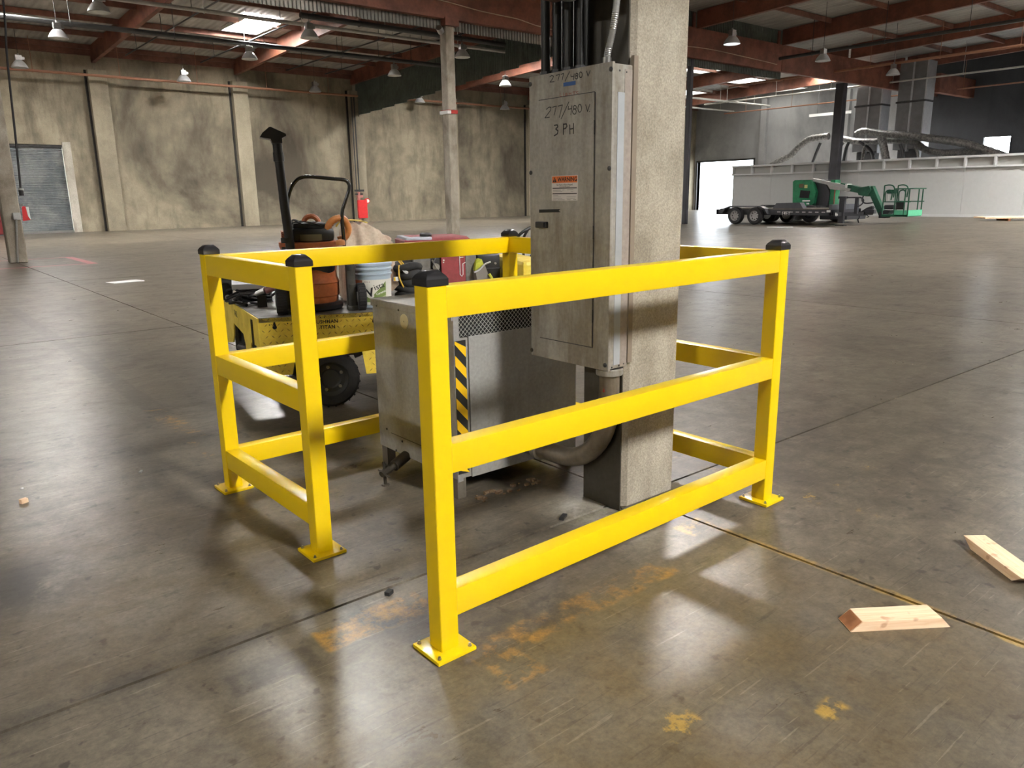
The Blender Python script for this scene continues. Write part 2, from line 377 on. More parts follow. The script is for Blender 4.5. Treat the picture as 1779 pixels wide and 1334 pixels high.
MB().box(D1 - .02, D1 + .3, 38.46, 38.56, 0, DZ + .12, .01).build('jamb', m_scuff, dr)
MB().box(D0 - .3, D0 + .02, 38.46, 38.56, 0, DZ + .12, .01).build('jamb', m_scuff, dr)
# ------------------------------------------------------------------ ceiling
ce = thing('ceiling', 'timber framed warehouse roof with red brown beams and skylights', 'ceiling', kind='structure')
m = MB()
prof = [(38.8, rz_(38.5) - .01), (2, rz_(2)), (-26.3, rz_(-26.3))]
m.loft([[(x, y, z) for y, z in prof] + [(x, y, z + .15) for y, z in prof[::-1]] for x in (-18.3, 50.6)]).build('roof_deck', m_deck, ce)
for u in UB:                                    # beams running away from the left wall
    for a, b in ((21.1, 38.5), (2.2, 20.9), (-16.5, 2.0)):
        m = MB(); m.loft([[(u + s * .085, v, rz_(v) + d) for v, d in ((a, -.68), (b, -.68), (b, -.03), (a, -.03))] for s in (-1, 1)])
        m.build('roof_beam', m_wood_beam, ce)
for v in [21.1 + 2.45 * k for k in range(-9, 8) if k]:
    if v > 38.3: continue
    for a, b in zip(UB, UB[1:]):
        MB().box(a + .085, b - .085, v - .045, v + .045, rz_(v) - .21, rz_(v) - .02).build('purlin', m_purlin, ce)
for a, b in zip(UB[::2], UB[2::2] + [50.0]):
    for v in (21.0, 2.13):
        MB().box(a + .01, b - .01, v - .1, v + .1, 6.58, 7.72).build('girder', m_wood_beam, ce)
MB().box(-18, 50, 38.36, 38.5, rz_(38.4) - .42, rz_(38.4) - .02).build('wall_ledger', m_purlin, ce)
# draft curtains: corrugated sheets
m_curt = dirty('grey corrugated steel', srgb(132, 132, 124), srgb(92, 92, 86), .5, 1.5, .45, .5, True, 8)
m_curt2 = dirty('green grey corrugated steel', srgb(104, 112, 106), srgb(76, 82, 78), .5, 1.5, .5, .4, True, 8)
def corr(L, pitch=.12, d=.035):
    pts = []; x = 0
    while x < L - 1e-6:
        pts += [(x, 0), (x + pitch * .35, 0), (x + pitch * .5, d), (x + pitch * .85, d)]; x += pitch
    return [p for p in pts if p[0] <= L]
def sheet(L, z0, z1, name, mat, parent, M):
    m = MB(); P = corr(L); t = .004
    a = [m.bm.verts.new(M @ Vector((x, y, z0))) for x, y in P]; b = [m.bm.verts.new(M @ Vector((x, y, z1))) for x, y in P]
    a2 = [m.bm.verts.new(M @ Vector((x, y + t, z0))) for x, y in P]; b2 = [m.bm.verts.new(M @ Vector((x, y + t, z1))) for x, y in P]
    for i in range(len(P) - 1):
        m.bm.faces.new((a[i], a[i + 1], b[i + 1], b[i])); m.bm.faces.new((a2[i + 1], a2[i], b2[i], b2[i + 1])); m.bm.faces.new((a[i], a2[i], a2[i + 1], a[i + 1]))
    return m.build(name, mat, parent)
dc = thing('trim_1', 'corrugated draft curtain stepping up along the roof beam towards the left wall', 'draft curtain', kind='structure')
v = 21.3
while v < 38.2:
    zb = 5.45 + .058 * (38.4 - v) + random.uniform(-.02, .02); L = min(1.2, 38.3 - v)
    sheet(L + .015, zb, rz_(v + L) - .35, 'sheet', m_curt2, dc, Matrix.Translation((20.96, v, 0)) @ Matrix.Rotation(PI / 2, 4, 'Z')); v += 1.2
dc = thing('trim_2', 'corrugated draft curtain hung behind the long cross girder', 'draft curtain', kind='structure')
u = -3.75
while u < 32.8:
    zb = 6.3 + random.uniform(-.02, .02) 
    sheet(1.215, zb, 8.36, 'sheet', m_curt if u < 20 else m_curt2, dc, Matrix.Translation((u, 21.12, 0))); u += 1.2
# skylights, with added fill panes among them
m_sky = emit('skylight and fill acrylic', (1.0, .98, .945, 1), SKY_L)
m_fib = emit('translucent roof panel', (1.0, .98, .9, 1), 3.0)
m_frame = simple('white skylight curb', (.7, .69, .66, 1), .6)
def skylight(u, v, su, sv, mat=None, name='skylight'):
    z = rz_(v) - .03
    m = MB(); t = .06
    for x0, x1, y0, y1 in ((u - su / 2 - t, u - su / 2, v - sv / 2 - t, v + sv / 2 + t), (u + su / 2, u + su / 2 + t, v - sv / 2 - t, v + sv / 2 + t), (u - su / 2, u + su / 2, v - sv / 2 - t, v - sv / 2), (u - su / 2, u + su / 2, v + sv / 2, v + sv / 2 + t)):
        m.box(x0, x1, y0, y1, z - .1, z + .02)
    f = m.build(name, m_frame, ce)
    MB().box(u - su / 2, u + su / 2, v - sv / 2, v + sv / 2, z - .04, z - .02).build('diffuser', mat or m_sky, f)
for q in SKYLIGHTS_AND_FILL: skylight(*q)
skylight(*KEY, emit('brighter skylight pane', (1.0, .98, .945, 1), 300))
for q in FIBER: skylight(*q, m_fib, 'translucent_panel')
# ------------------------------------------------------------------ white partition room
m_wht = simple('white wallboard', srgb(196, 197, 196), .6, var=.03)
m_wht2 = simple('white trim', srgb(206, 207, 207), .55, var=.03)
m_strip = simple('shade grey strip infill', srgb(172, 172, 168), .6, var=.03)  # greyed to put the shade between the strip posts into the colour
pr = thing('wall_partition', 'low white partition room with a framed top strip behind the green lift', 'wall', kind='structure')
v = 27.9; first = True
while v > 2:
    MB().box(39.9, 40.05, v - 2.535, v - .005, 0.1, 2.26, 0).build('wall_panel', m_wht, pr)
    v -= 2.54
for i in range(21):
    v = 27.86 - 1.265 * i
    MB().box(39.78, 39.98, v - .045, v + .045, 2.24, 2.78).build('strip_post', m_wht2, pr)
    MB().box(39.95, 39.99, v - 1.22, v - .045, 2.3, 2.7).build('strip_panel', m_strip, pr)
MB().box(39.8, 40.0, 2, 27.95, 2.7, 2.8).box(39.8, 40.0, 2, 27.95, 2.24, 2.32).build('strip_rail', m_wht2, pr)
MB().box(39.84, 40.05, 2, 27.9, 0, .12).build('baseboard', m_wht2, pr)
MB().box(40.0, 49.4, 27.75, 27.9, 0, 2.7).box(40.06, 49.4, 2, 27.75, 2.3, 2.4).build('room_shell', m_wht, pr)
# ------------------------------------------------------------------ columns
def ccol(name, label, x0, x1, y0, y1, h, mat, bev=.02, cat='column'):
    o = MB(); o.box(x0, x1, y0, y1, 0, h, bev, seg=1); o = o.build(name, mat); tag(o, label, cat, kind='structure'); return o
mainc = ccol('concrete_column', 'board formed concrete column inside the yellow barrier carrying the electrical panel', 2.233, 2.56, 2.013, 2.245, 6.58, m_col_conc, .02)
MB().box(2.2265, 2.2335, 2.03, 2.243, 0, 6.5, .001).build('steel_facing', dirty('dark steel facing', srgb(74, 70, 62), srgb(48, 44, 38), .5, 3, .5, .3), mainc, label='dark steel facing')
c = ccol('concrete_column', 'concrete column at the left edge above the pink floor line', 2.26, 2.6, 20.05, 20.4, 6.58, m_col_conc)
MB().cyl((2.39, 20.02, .02), (2.50, 20.02, .98), .022).build('conduit', m_steel, c)
MB().box(2.44, 2.58, 19.95, 20.05, .93, 1.08, .01).build('outlet_box', m_steel, c)
c = ccol('concrete_column', 'concrete column with a red and white band behind the barrier', 14.72, 15.04, 21.0, 21.34, 6.58, m_col_conc)
m_red = simple('red paint', srgb(176, 40, 34), .45)
MB().box(14.69, 15.07, 20.97, 21.37, 3.84, 3.95).build('band', m_red, c); MB().box(14.66, 14.8, 20.95, 21.39, 3.83, 3.93).build('band', m_white, c)
MB().box(14.62, 15.14, 20.86, 21.4, 6.4, 6.62).build('column_cap', m_wood_beam, c)
MB().cyl((14.55, 21.0, 6.2), (14.4, 20.9, 6.3), .1).build('floodlight', m_steel, c)
m_darkcol = dirty('backlit shade column concrete', srgb(62, 63, 70), srgb(44, 44, 48), .5, 1.5, .5)  # concrete darkened, its backlit shade is put into the colour
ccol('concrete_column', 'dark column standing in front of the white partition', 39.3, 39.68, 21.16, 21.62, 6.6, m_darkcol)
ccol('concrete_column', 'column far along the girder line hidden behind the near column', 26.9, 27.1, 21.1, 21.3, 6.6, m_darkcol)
# ------------------------------------------------------------------ yellow barrier
A, B_, C_, D_, E_ = (1.102, 1.679), (1.114, 2.503), (1.101, 3.378), (2.777, 1.714), (2.786, 3.413)
PW = .0625
bar = thing('safety_barrier', 'bright yellow welded tube guard rail around the electrical panel and transformer', 'barrier')
m_cap = simple('black post cap plastic', (.014, .014, .016, 1), .28, var=.2, coat=.3)
m_bolt = simple('anchor bolt', (.55, .5, .42, 1), .3, 1, .1)
for i, (x, y) in enumerate((A, B_, C_, D_, E_)):
    a = .012
    p = MB().box(-PW / 2, PW / 2, -PW / 2, PW / 2, .01, 1.068, .006, Matrix.Translation((x, y, 0)) @ Matrix.Rotation(a, 4, 'Z'), 3).build('post', m_yellow, bar, .5)
    MB().box(-.067, .067, -.067, .067, 0, .012, .003, Matrix.Translation((x, y, 0)) @ Matrix.Rotation(a, 4, 'Z'), 2).build('base_plate', m_yellow, p, .5)
    m = MB(); h = PW / 2
    m.sq([(h + .002, h + .002, 1.062), (h + .003, h + .003, 1.064), (h + .003, h + .003, 1.080), (h, h, 1.085), (h - .002, h - .002, 1.088), (.017, .017, 1.101), (.014, .014, 1.102)], x, y, a).bevel(.002, 2, .5)
    m.build('post_cap', m_cap, p, .5)
    for sx, sy in ((-1, -1), (1, -1), (-1, 1), (1, 1)): MB().lathe([(.006, .011), (.006, .016), (.0035, .018), (.0035, .022), (.001, .0225)], 8, Matrix.Translation((x + sx * .053, y + sy * .053, 0))).build('anchor_bolt', m_bolt, p, .6)
for P, Q in ((A, D_), (D_, E_), (E_, C_), (C_, B_)):
    P, Q = Vector(P), Vector(Q); d = (Q - P).normalized()
    for z0, z1 in ((.975, 1.060), (.543, .628), (.108, .193)):
        m = MB().obox(P + d * (PW / 2 - .004), Q - d * (PW / 2 - .004), PW - .003, z0, z1, .005)
        m.build('rail', m_yellow, bar, .5)
# ------------------------------------------------------------------ electrical panel
m_pan = dirty('worn grey panel enamel', srgb(176, 174, 168), srgb(108, 97, 80), .7, 2.2, .42, .35, True, 60)
m_pan_side = dirty('pinkish grey primer patch', srgb(160, 150, 142), srgb(124, 114, 104), .4, 3, .5, .2, True, 60)
m_ink = simple('black marker ink', (.012, .012, .014, 1), .5)
m_redink = simple('faded red marker', srgb(132, 70, 58), .6)
PU, PUB, PV0, PV1, PZ0, PZ1 = 2.122, 2.236, 2.008, 2.462, .616, 1.742
pn = thing('electrical_panel', 'grey steel breaker panel box strapped to the concrete column with marker writing', 'electrical panel')
MB().box(PU + .012, PUB, PV0 + .006, PV1 - .006, PZ0 + .005, PZ1 - .004, .004).build('box_body', m_pan, pn)
MB().box(PU, PU + .013, PV0, PV1, PZ0, PZ1, .003).build('front_trim', m_pan, pn)
MB().box(PU + .035, PU + .07, PV0 + .0045, PV0 + .0065, PZ0 + .02, PZ1 - .1).build('bare_strip', simple('pale grey repaint', srgb(168, 172, 178), .45, .2), pn, label='pale repainted strip')
MB().box(PU + .07, PUB - .005, PV0 + .0045, PV0 + .0065, PZ0 + .01, PZ1 - .02).build('side_sheet', m_pan_side, pn)
DV0, DV1, DZ0, DZ1 = 2.094, 2.404, .702, 1.647
do = MB().box(PU - .0045, PU + .002, DV0, DV1, DZ0, DZ1, .002).build('door', m_pan, pn)
m = MB()    # dark strips stand in for the shadow gap round the door
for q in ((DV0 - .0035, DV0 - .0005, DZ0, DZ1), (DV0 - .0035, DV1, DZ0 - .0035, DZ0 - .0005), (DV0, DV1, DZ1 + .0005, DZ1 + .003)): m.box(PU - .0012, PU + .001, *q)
m.build('door_gap_shade', m_dark_steel, pn)
for z in (.8, 1.12, 1.5): MB().cyl((PU - .003, DV0 - .002, z), (PU - .003, DV0 - .002, z + .05), .003, 8).build('hinge', m_dark_steel, do)
m = MB().box(PU - .018, PU, 2.346, 2.412, 1.156, 1.181, .004); m.box(PU - .024, PU - .016, 2.352, 2.372, 1.16, 1.178, .002); m.build('latch', m_dark_steel, do)
m = MB().loft([[(x, y, z) for y, z in ((2.4, 1.216), (2.4, 1.229), (2.31, 1.2305), (2.274, 1.231), (2.284, 1.225), (2.272, 1.219))] for x in (PU - .0054, PU - .0046)]); m.build('tape_strip', m_ink, do, label='strip of black tape above the latch')
def strokes(data, x, r, mat, name, parent):
    m = MB()
    for st in data:
        P = [Vector((x, a, b)) for a, b in st]
        for p, q in zip(P, P[1:]):
            d = (q - p); L = d.length
            if L < 1e-6: continue
            n = Vector((0, -d.z, d.y)).normalized() * r; e = d.normalized() * r * .6
            m.loft([[p - e + n, p - e - n, q + e - n, q + e + n], [v + Vector((-.0003, 0, 0)) for v in (p - e + n, p - e - n, q + e - n, q + e + n)]])
    return m.build(name, mat, parent)
STROKES_TOP = [[[2.3387,1.7285],[2.328,1.7321],[2.318,1.7286],[2.321,1.7215],[2.3376,1.7088],[2.3139,1.708]],[[2.3034,1.7291],[2.283,1.7311],[2.2929,1.7101]],[[2.2755,1.7295],[2.2618,1.7315],[2.2686,1.7091]],[[2.229,1.7337],[2.2532,1.7026]],[[2.2216,1.7219],[2.2205,1.7145],[2.2037,1.715]],[[2.2038,1.7234],[2.2075,1.7021]],[[2.1839,1.7181],[2.1847,1.7158],[2.1869,1.7144],[2.1899,1.7141],[2.193,1.7151],[2.1952,1.7171],[2.196,1.7195],[2.1952,1.7218],[2.193,1.7232],[2.19,1.7235],[2.187,1.7225],[2.1847,1.7205],[2.1839,1.7181]],[[2.1844,1.7084],[2.1853,1.7058],[2.1879,1.7041],[2.1915,1.7038],[2.1951,1.705],[2.1977,1.7073],[2.1987,1.7101],[2.1978,1.7127],[2.1952,1.7144],[2.1916,1.7147],[2.188,1.7135],[2.1853,1.7112],[2.1844,1.7084]],[[2.1609,1.7146],[2.162,1.7099],[2.1649,1.7067],[2.169,1.7059],[2.1731,1.7077],[2.1762,1.7116],[2.1773,1.7166],[2.1763,1.7213],[2.1733,1.7245],[2.1692,1.7253],[2.1651,1.7235],[2.1621,1.7196],[2.1609,1.7146]],[[2.1384,1.7243],[2.1312,1.7064],[2.1198,1.7238]]]
STROKES_SEC = [[[2.3543,1.6108],[2.3392,1.6179],[2.3272,1.616],[2.3302,1.6049],[2.3635,1.5797],[2.3363,1.5806]],[[2.3183,1.6152],[2.2965,1.6177],[2.3095,1.586]],[[2.2888,1.6163],[2.2627,1.6184],[2.2801,1.5748]],[[2.2273,1.6262],[2.2696,1.5687]],[[2.2295,1.6108],[2.2312,1.5999],[2.2114,1.601]],[[2.2103,1.6109],[2.2158,1.5792]],[[2.1863,1.6032],[2.1873,1.6002],[2.1904,1.5982],[2.1946,1.5977],[2.1988,1.5989],[2.2018,1.6015],[2.203,1.6047],[2.2019,1.6077],[2.1988,1.6098],[2.1946,1.6102],[2.1905,1.609],[2.1874,1.6064],[2.1863,1.6032]],[[2.1867,1.5878],[2.188,1.5833],[2.1916,1.5803],[2.1967,1.5794],[2.2017,1.5811],[2.2054,1.5848],[2.2068,1.5896],[2.2055,1.5941],[2.2018,1.5971],[2.1968,1.5979],[2.1918,1.5962],[2.1881,1.5925],[2.1867,1.5878]],[[2.1586,1.597],[2.1599,1.5902],[2.1635,1.5855],[2.1684,1.584],[2.1734,1.5863],[2.1771,1.5917],[2.1785,1.5988],[2.1772,1.6057],[2.1736,1.6104],[2.1687,1.6118],[2.1637,1.6095],[2.16,1.6041],[2.1586,1.597]],[[2.137,1.6078],[2.1275,1.5834],[2.1155,1.6076]],[[2.1178,1.5825],[2.1162,1.5813]],[[2.3083,1.5478],[2.2918,1.5484],[2.2883,1.5413],[2.3007,1.5338],[2.2877,1.5264],[2.2906,1.5159],[2.3084,1.5094]],[[2.2568,1.5496],[2.2578,1.5111]],[[2.2568,1.5477],[2.2407,1.5483],[2.2372,1.5398],[2.244,1.5328],[2.2567,1.5307]],[[2.2224,1.5432],[2.221,1.5101]],[[2.2015,1.5465],[2.2023,1.5104]],[[2.2223,1.5275],[2.2025,1.5291]]]
STROKES_LIG = [[[2.2801,1.6641],[2.2813,1.6508],[2.2697,1.6504]],[[2.2617,1.6629],[2.2616,1.6503]],[[2.2399,1.6592],[2.2502,1.6584],[2.2525,1.6516],[2.241,1.6504],[2.2411,1.6549],[2.2467,1.6551]],[[2.2314,1.6609],[2.2314,1.6494]],[[2.2202,1.6604],[2.2201,1.6498]],[[2.2314,1.6553],[2.2201,1.6553]],[[2.2117,1.6595],[2.1961,1.6597]],[[2.2034,1.6594],[2.2044,1.6482]],[[2.1812,1.6592],[2.1906,1.6591],[2.1917,1.6549],[2.1828,1.6522],[2.1827,1.6474],[2.1938,1.6478]]]
strokes(STROKES_TOP, PU - .0001, .0016, m_ink, 'lettering', pn)
strokes(STROKES_SEC[:11], PU - .0046, .0016, m_ink, 'lettering', do)
strokes(STROKES_SEC[11:], PU - .0046, .0023, m_ink, 'lettering', do)
strokes(STROKES_LIG, PU - .0001, .001, m_redink, 'lettering', pn)
m_blue = simple('blue embossed tape', srgb(48, 84, 140), .4)
MB().box(PU - .0008, PU, 2.196, 2.262, 1.684, 1.698).build('label_tape', m_blue, pn, label='blue embossed label')
def yzM(x, y, z): return Matrix(((0, 0, -1, x), (-1, 0, 0, y), (0, 1, 0, z), (0, 0, 0, 1)))   # text facing -x, running along -y
# warning sticker
st = MB().box(PU - .0052, PU - .0044, 2.176, 2.3235, 1.2635, 1.3585).build('warning_sticker', simple('sticker paper', srgb(214, 208, 204), .5, var=.02), do, label='orange and white WARNING sticker')
MB().box(PU - .0056, PU - .005, 2.179, 2.3205, 1.331, 1.3565).build('sticker_header', simple('warning orange', srgb(222, 120, 62), .5, var=.03), st)
text_mesh('WARNING', .0225, m_ink, 'lettering', st, yzM(PU - .0057, 2.234, 1.3435), .0002, 1.0, .0005)
m = MB(); m.prism([(-.011, -.0095), (.011, -.0095), (0, .0105)], 0, .0003, yzM(PU - .0057, 2.306, 1.3435)); m.build('hazard_triangle', m_ink, st)
text_mesh('!', .015, simple('warning orange mark', srgb(222, 120, 62), .5), 'lettering', st, yzM(PU - .0062, 2.306, 1.3415), .0002, 1, .0004)
text_mesh('Arc Flash or Shock Hazard', .0088, m_ink, 'lettering', st, yzM(PU - .0053, 2.25, 1.3235), .0001, .95)
text_mesh('Appropriate PPE required', .0056, m_ink, 'lettering', st, yzM(PU - .0053, 2.25, 1.3165), .0001)
m = MB()
for z in (1.311, 1.29): m.box(PU - .0055, PU - .0051, 2.181, 2.3185, z - .0018, z + .0018)
m.build('sticker_bar', simple('faded black bar', srgb(64, 60, 58), .5), st)
m = MB()
rnd = random.Random(3)
for z, segs in ((1.304, ((2.27, 2.316), (2.25, 2.262), (2.2, 2.235))), (1.2985, ((2.262, 2.316), (2.2, 2.215))), (1.283, ((2.285, 2.316),)), (1.278, ((2.27, 2.316), (2.187, 2.238))), (1.2725, ((2.262, 2.316), (2.19, 2.238))), (1.267, ((2.295, 2.317), (2.25, 2.29), (2.215, 2.235), (2.184, 2.2)))):
    for a, b in segs: m.box(PU - .0054, PU - .0051, a, b, z - .0006, z + .0006)
m.build('fine_print', simple('grey print', srgb(120, 116, 112), .5), st)
m = MB()
for y, z in ((2.454, 1.714), (2.4546, 1.375), (2.458, .638), (2.0155, 1.716), (2.0165, 1.377), (2.024, .64)):
    MB().lathe([(.009, 0), (.0085, .003), (.005, .005), (.0005, .0055)], 10, Matrix.Translation((PU, y, z)) @ Matrix.Rotation(-PI / 2, 4, 'Y')).build('cover_screw', m_dark_steel, pn, .6)
m = MB()
for x, z in ((2.15, .628), (2.19, .63), (2.215, .634), (2.165, 1.715), (2.2, 1.712)): MB().lathe([(.004, 0), (.003, .002), (.0005, .0025)], 8, Matrix.Translation((x, PV0 + .006, z)) @ Matrix.Rotation(PI / 2, 4, 'X')).build('rivet', m_dark_steel, pn)
MB().box(PUB - .004, PUB + .02, PV0 - .001, PV0 + .012, PZ0 + .02, PZ1 + .03).build('mounting_rail', simple('taupe painted channel', srgb(128, 116, 102), .6), pn)
# conduits rising from the panel
m_cond = dirty('dark galvanised conduit', srgb(52, 52, 52), srgb(30, 29, 28), .5, 4, .4, .6)
cnd = [(2.392, .018), (2.36, .02), (2.325, .019), (2.292, .017), (2.262, .02), (2.228, .017), (2.2, .014)]
for i, (y, r) in enumerate(cnd):
    x = 2.2 if i % 2 else 2.148
    o = MB().cyl((x, y, PZ1 + .001), (x, y, 4.8), r, 14).build('conduit', m_cond, None, .6); m = MB().cyl((x, y, PZ1 + .001), (x, y, PZ1 + .012), r + .006, 6)
    tag(o, ['dark vertical conduit farthest from the column', 'second dark conduit counted towards the column', 'third dark conduit above the panel', 'middle dark conduit with a rusty face above the panel', 'fifth dark conduit above the panel', 'sixth dark conduit next to the thinnest one', 'thinnest dark conduit closest to the column'][i], 'conduit', 'conduits rising from the panel')
    m.build('locknut', m_dark_steel, o)
fx = [(2.19, 2.105, PZ1 + .001), (2.19, 2.10, PZ1 + .04), (2.185, 2.07, PZ1 + .12), (2.18, 2.05, PZ1 + .2), (2.18, 2.046, PZ1 + .3), (2.18, 2.05, PZ1 + .5)]
m = MB(); P = smoothpath(fx, 24); m.tube(P, [.0115 + .0016 * (i % 2) for i in range(len(P))], 10)
o = m.build('flexible_conduit', simple('grey flex conduit', (.36, .36, .35, 1), .45, .6, .2, 40), None, .8); tag(o, 'curved grey flexible conduit dropping into the panel top', 'conduit')
MB().cyl((2.19, 2.105, PZ1 + .001), (2.19, 2.103, PZ1 + .03), .018, 12).build('connector', m_steel, o)
o = MB().box(2.05, 2.124, 2.06, 2.31, 1.985, 2.06, .004).build('junction_box', dirty('rusty strut', srgb(96, 66, 56), srgb(60, 44, 38), .5, 4, .6)); tag(o, 'rusty wireway box crossing the conduits at the top edge', 'junction box')
MB().lathe([(.03, 0), (.028, -.014), (.001, -.02)], 14, Matrix.Translation((2.088, 2.2, 1.985))).build('knockout_cap', m_steel, o)
# big elbow conduit below the panel
P = [(2.185, 2.06, .614), (2.185, 2.06, .5)] + [(2.185, 2.06 + .285 - .285 * math.cos(t), .46 - .285 * math.sin(t)) for t in [i * PI / 24 for i in range(13)]] + [(2.185, 2.45, .172), (2.185, 2.564, .172)]
o = MB().tube(P, .0415, 20).build('conduit_elbow', dirty('scuffed grey steel conduit', srgb(126, 118, 106), srgb(92, 78, 56), .6, 4, .4, .4, True, 50), None, .8)
tag(o, 'fat grey conduit elbow running from the panel bottom to the transformer', 'conduit')
MB().lathe([(.052, .588), (.054, .594), (.054, .611), (.05, .615)], 20, Matrix.Translation((2.185, 2.06, 0))).build('hub', m_pan, o, .6)
MB().lathe([(.05, 0), (.052, .01), (.052, .03), (.045, .034)], 20, Matrix.Translation((2.185, 2.5, .172)) @ Matrix.Rotation(PI / 2, 4, 'X')).build('coupling', m_pan, o, .6)
MB().prism([(-.005, -.006), (.006, -.006), (.001, .008)], 0, .001, Matrix(((0, 0, -1, 2.185 - .041), (-1, 0, 0, 2.05), (0, 1, 0, .53), (0, 0, 0, 1)))).build('red_mark', m_red, o)
# ------------------------------------------------------------------ transformer
m_tr = dirty('grey transformer enamel', srgb(150, 149, 146), srgb(108, 101, 88), .5, 2.0, .48, .1, True, 60); m_tr_d = dirty('grimy grey foot', srgb(104, 98, 88), srgb(70, 62, 50), .5, 4, .6)
TX0, TX1, TY0, TY1, TZ0, TZ1 = 1.79, 2.495, 2.57, 3.235, .092, .822
tr = thing('transformer', 'grey steel floor transformer with a mesh vent and hazard tape inside the barrier', 'transformer')
MB().box(TX0, TX1, TY0 + .004, TY1, TZ0, TZ1 - .005, .004).build('cabinet', m_tr, tr)
MB().box(TX0 - .006, TX1 + .006, TY0 - .002, TY1 + .006, TZ1 - .012, TZ1, .003).box(TX0 - .007, TX0, TY0, TY1 + .005, TZ1 - .034, TZ1 - .004, .002).build('lid', m_tr, tr)
MB().box(1.93, 2.02, 2.85, 3.0, TZ1, TZ1 + .006, .002).build('lid_plate', m_dark_steel, tr)
MB().box(TX0 + .075, TX1 - .003, TY0 - .004, TY0 + .004, TZ0 - .002, .715, .002).build('front_panel', m_tr, tr)
MB().box(TX0 - .001, TX0 + .028, TY0 - .003, TY0 + .004, TZ0 - .01, TZ1 - .012, .002).build('corner_trim', m_tr, tr)
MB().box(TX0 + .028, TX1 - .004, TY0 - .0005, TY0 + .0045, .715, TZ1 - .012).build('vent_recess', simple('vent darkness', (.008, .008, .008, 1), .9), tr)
m = MB()                        # expanded metal vent: diamond wires
x0, x1, z0, z1 = TX0 + .028, TX1 - .006, .716, TZ1 - .014
dx, dz = .0205, .0105
nd = int((x1 - x0) / dx) + int((z1 - z0) / dz) + 2
for s in (1, -1):
    for k in range(-12, 48):
        xa = x0 + k * dx; P = []
        zs, ze = z0, z1
        xb = xa + s * (ze - zs) / dz * dx * .5
        p, q = Vector((xa, TY0 - .003, zs)), Vector((xb, TY0 - .003, ze)); d = q - p
        t0, t1 = 0.0, 1.0
        lo, hi = sorted(((x0 - p.x) / d.x, (x1 - p.x) / d.x)); t0, t1 = max(t0, lo), min(t1, hi)
        if t1 - t0 > .05: m.tube([p + d * t0, p + d * t1], .0011, 4)
m.build('vent_mesh', simple('galvanised mesh', (.52, .51, .47, 1), .4, .4), tr, kind='stuff')
# hazard tape: alternating stripes, each its own piece
m_hy = simple('hazard yellow', srgb(240, 190, 24), .4, var=.04); m_hb = simple('hazard black', (.02, .02, .02, 1), .4)
hx0, hx1 = TX0 + .002, TX0 + .058
tp = MB().box(hx0, hx1, TY0 - .0052, TY0 - .003, .118, .703).build('hazard_tape', m_hb, tr, label='yellow and black striped tape')
k = 0; z = .735
while z > .1:
    sl = .062; pts = [(hx0, z), (hx1, z - sl), (hx1, z - sl - .045), (hx0, z - .045)]
    pts = [(x, min(.703, max(.118, zz))) for x, zz in pts]
    if pts[0][1] - pts[3][1] > .001 or pts[1][1] - pts[2][1] > .001:
        bmv = MB(); 
        q = []
        for pt in pts:
            if pt not in q: q.append(pt)
        if len(q) >= 3: bmv.loft([[(x, TY0 - .0052, zz) for x, zz in q], [(x, TY0 - .0058, zz) for x, zz in q]]).build('stripe', m_hy, tp)
    z -= .092
MB().lathe([(.034, 0), (.034, .002), (.031, .003)], 28, Matrix.Translation((TX0, 2.95, .742)) @ Matrix.Rotation(-PI / 2, 4, 'Y')).build('round_sticker', simple('tan round sticker', srgb(196, 186, 150), .5, var=.06, scale=60), tr, label='round tan sticker')
text_mesh('M', .012, simple('tan ink', srgb(110, 100, 76), .5), 'lettering', tr, yzM(TX0 - .0034, 2.95, .742), .0002)
m = MB()
for y, z in ((3.18, .792), (2.985, .792), (2.75, .792), (3.16, .19), (3.02, .16), (3.08, .1)): MB().lathe([(.006, 0), (.005, .003), (.0006, .004)], 10, Matrix.Translation((TX0 - .006 if z > .7 else TX0, y, z)) @ Matrix.Rotation(-PI / 2, 4, 'Y')).build('screw', m_dark_steel, tr, .6)
MB().box(TX0 - .001, TX0 + .0005, 2.6, 3.12, .178, .1805).build('seam', m_dark_steel, tr)
m = MB()
for x in (TX0 + .004, TX1 - .05):
    for y in (TY0 + .01, TY1 - .06): MB().prism([(x, y), (x + .045, y), (x + .045, y + .006), (x + .006, y + .006), (x + .006, y + .05), (x, y + .05)], 0, TZ0 + .02).build('foot', m_tr_d, tr)
# loose grounding clamp pipe sticking out of the transformer
dv = thing('drain_pipe', 'short dark pipe with a rusty valve poking out beside the transformer', 'pipe')
m_iron = dirty('dark cast iron', srgb(70, 64, 54), srgb(36, 32, 28), .6, 8, .6, .5, False)
MB().cyl((1.787, 2.986, .098), (1.70, 2.955, .075), .026, 14).cyl((1.71, 2.96, .078), (1.66, 2.945, .065), .016, 12).build('pipe', m_iron, dv, .6)
m = MB().cyl((1.665, 2.947, .07), (1.622, 2.935, .058), .021, 10, .016); m.cyl((1.636, 2.93, .03), (1.644, 2.95, .112), .006, 6); m.cyl((1.63, 2.975, .07), (1.64, 2.9, .05), .006, 6); m.cyl((1.64, 2.94, .058), (1.642, 2.94, 0), .008, 8); m.lathe([(.02, 0), (.018, .006), (.002, .01)], 10, Matrix.Translation((1.642, 2.94, 0)))
m.build('valve', m_iron, dv, .6)
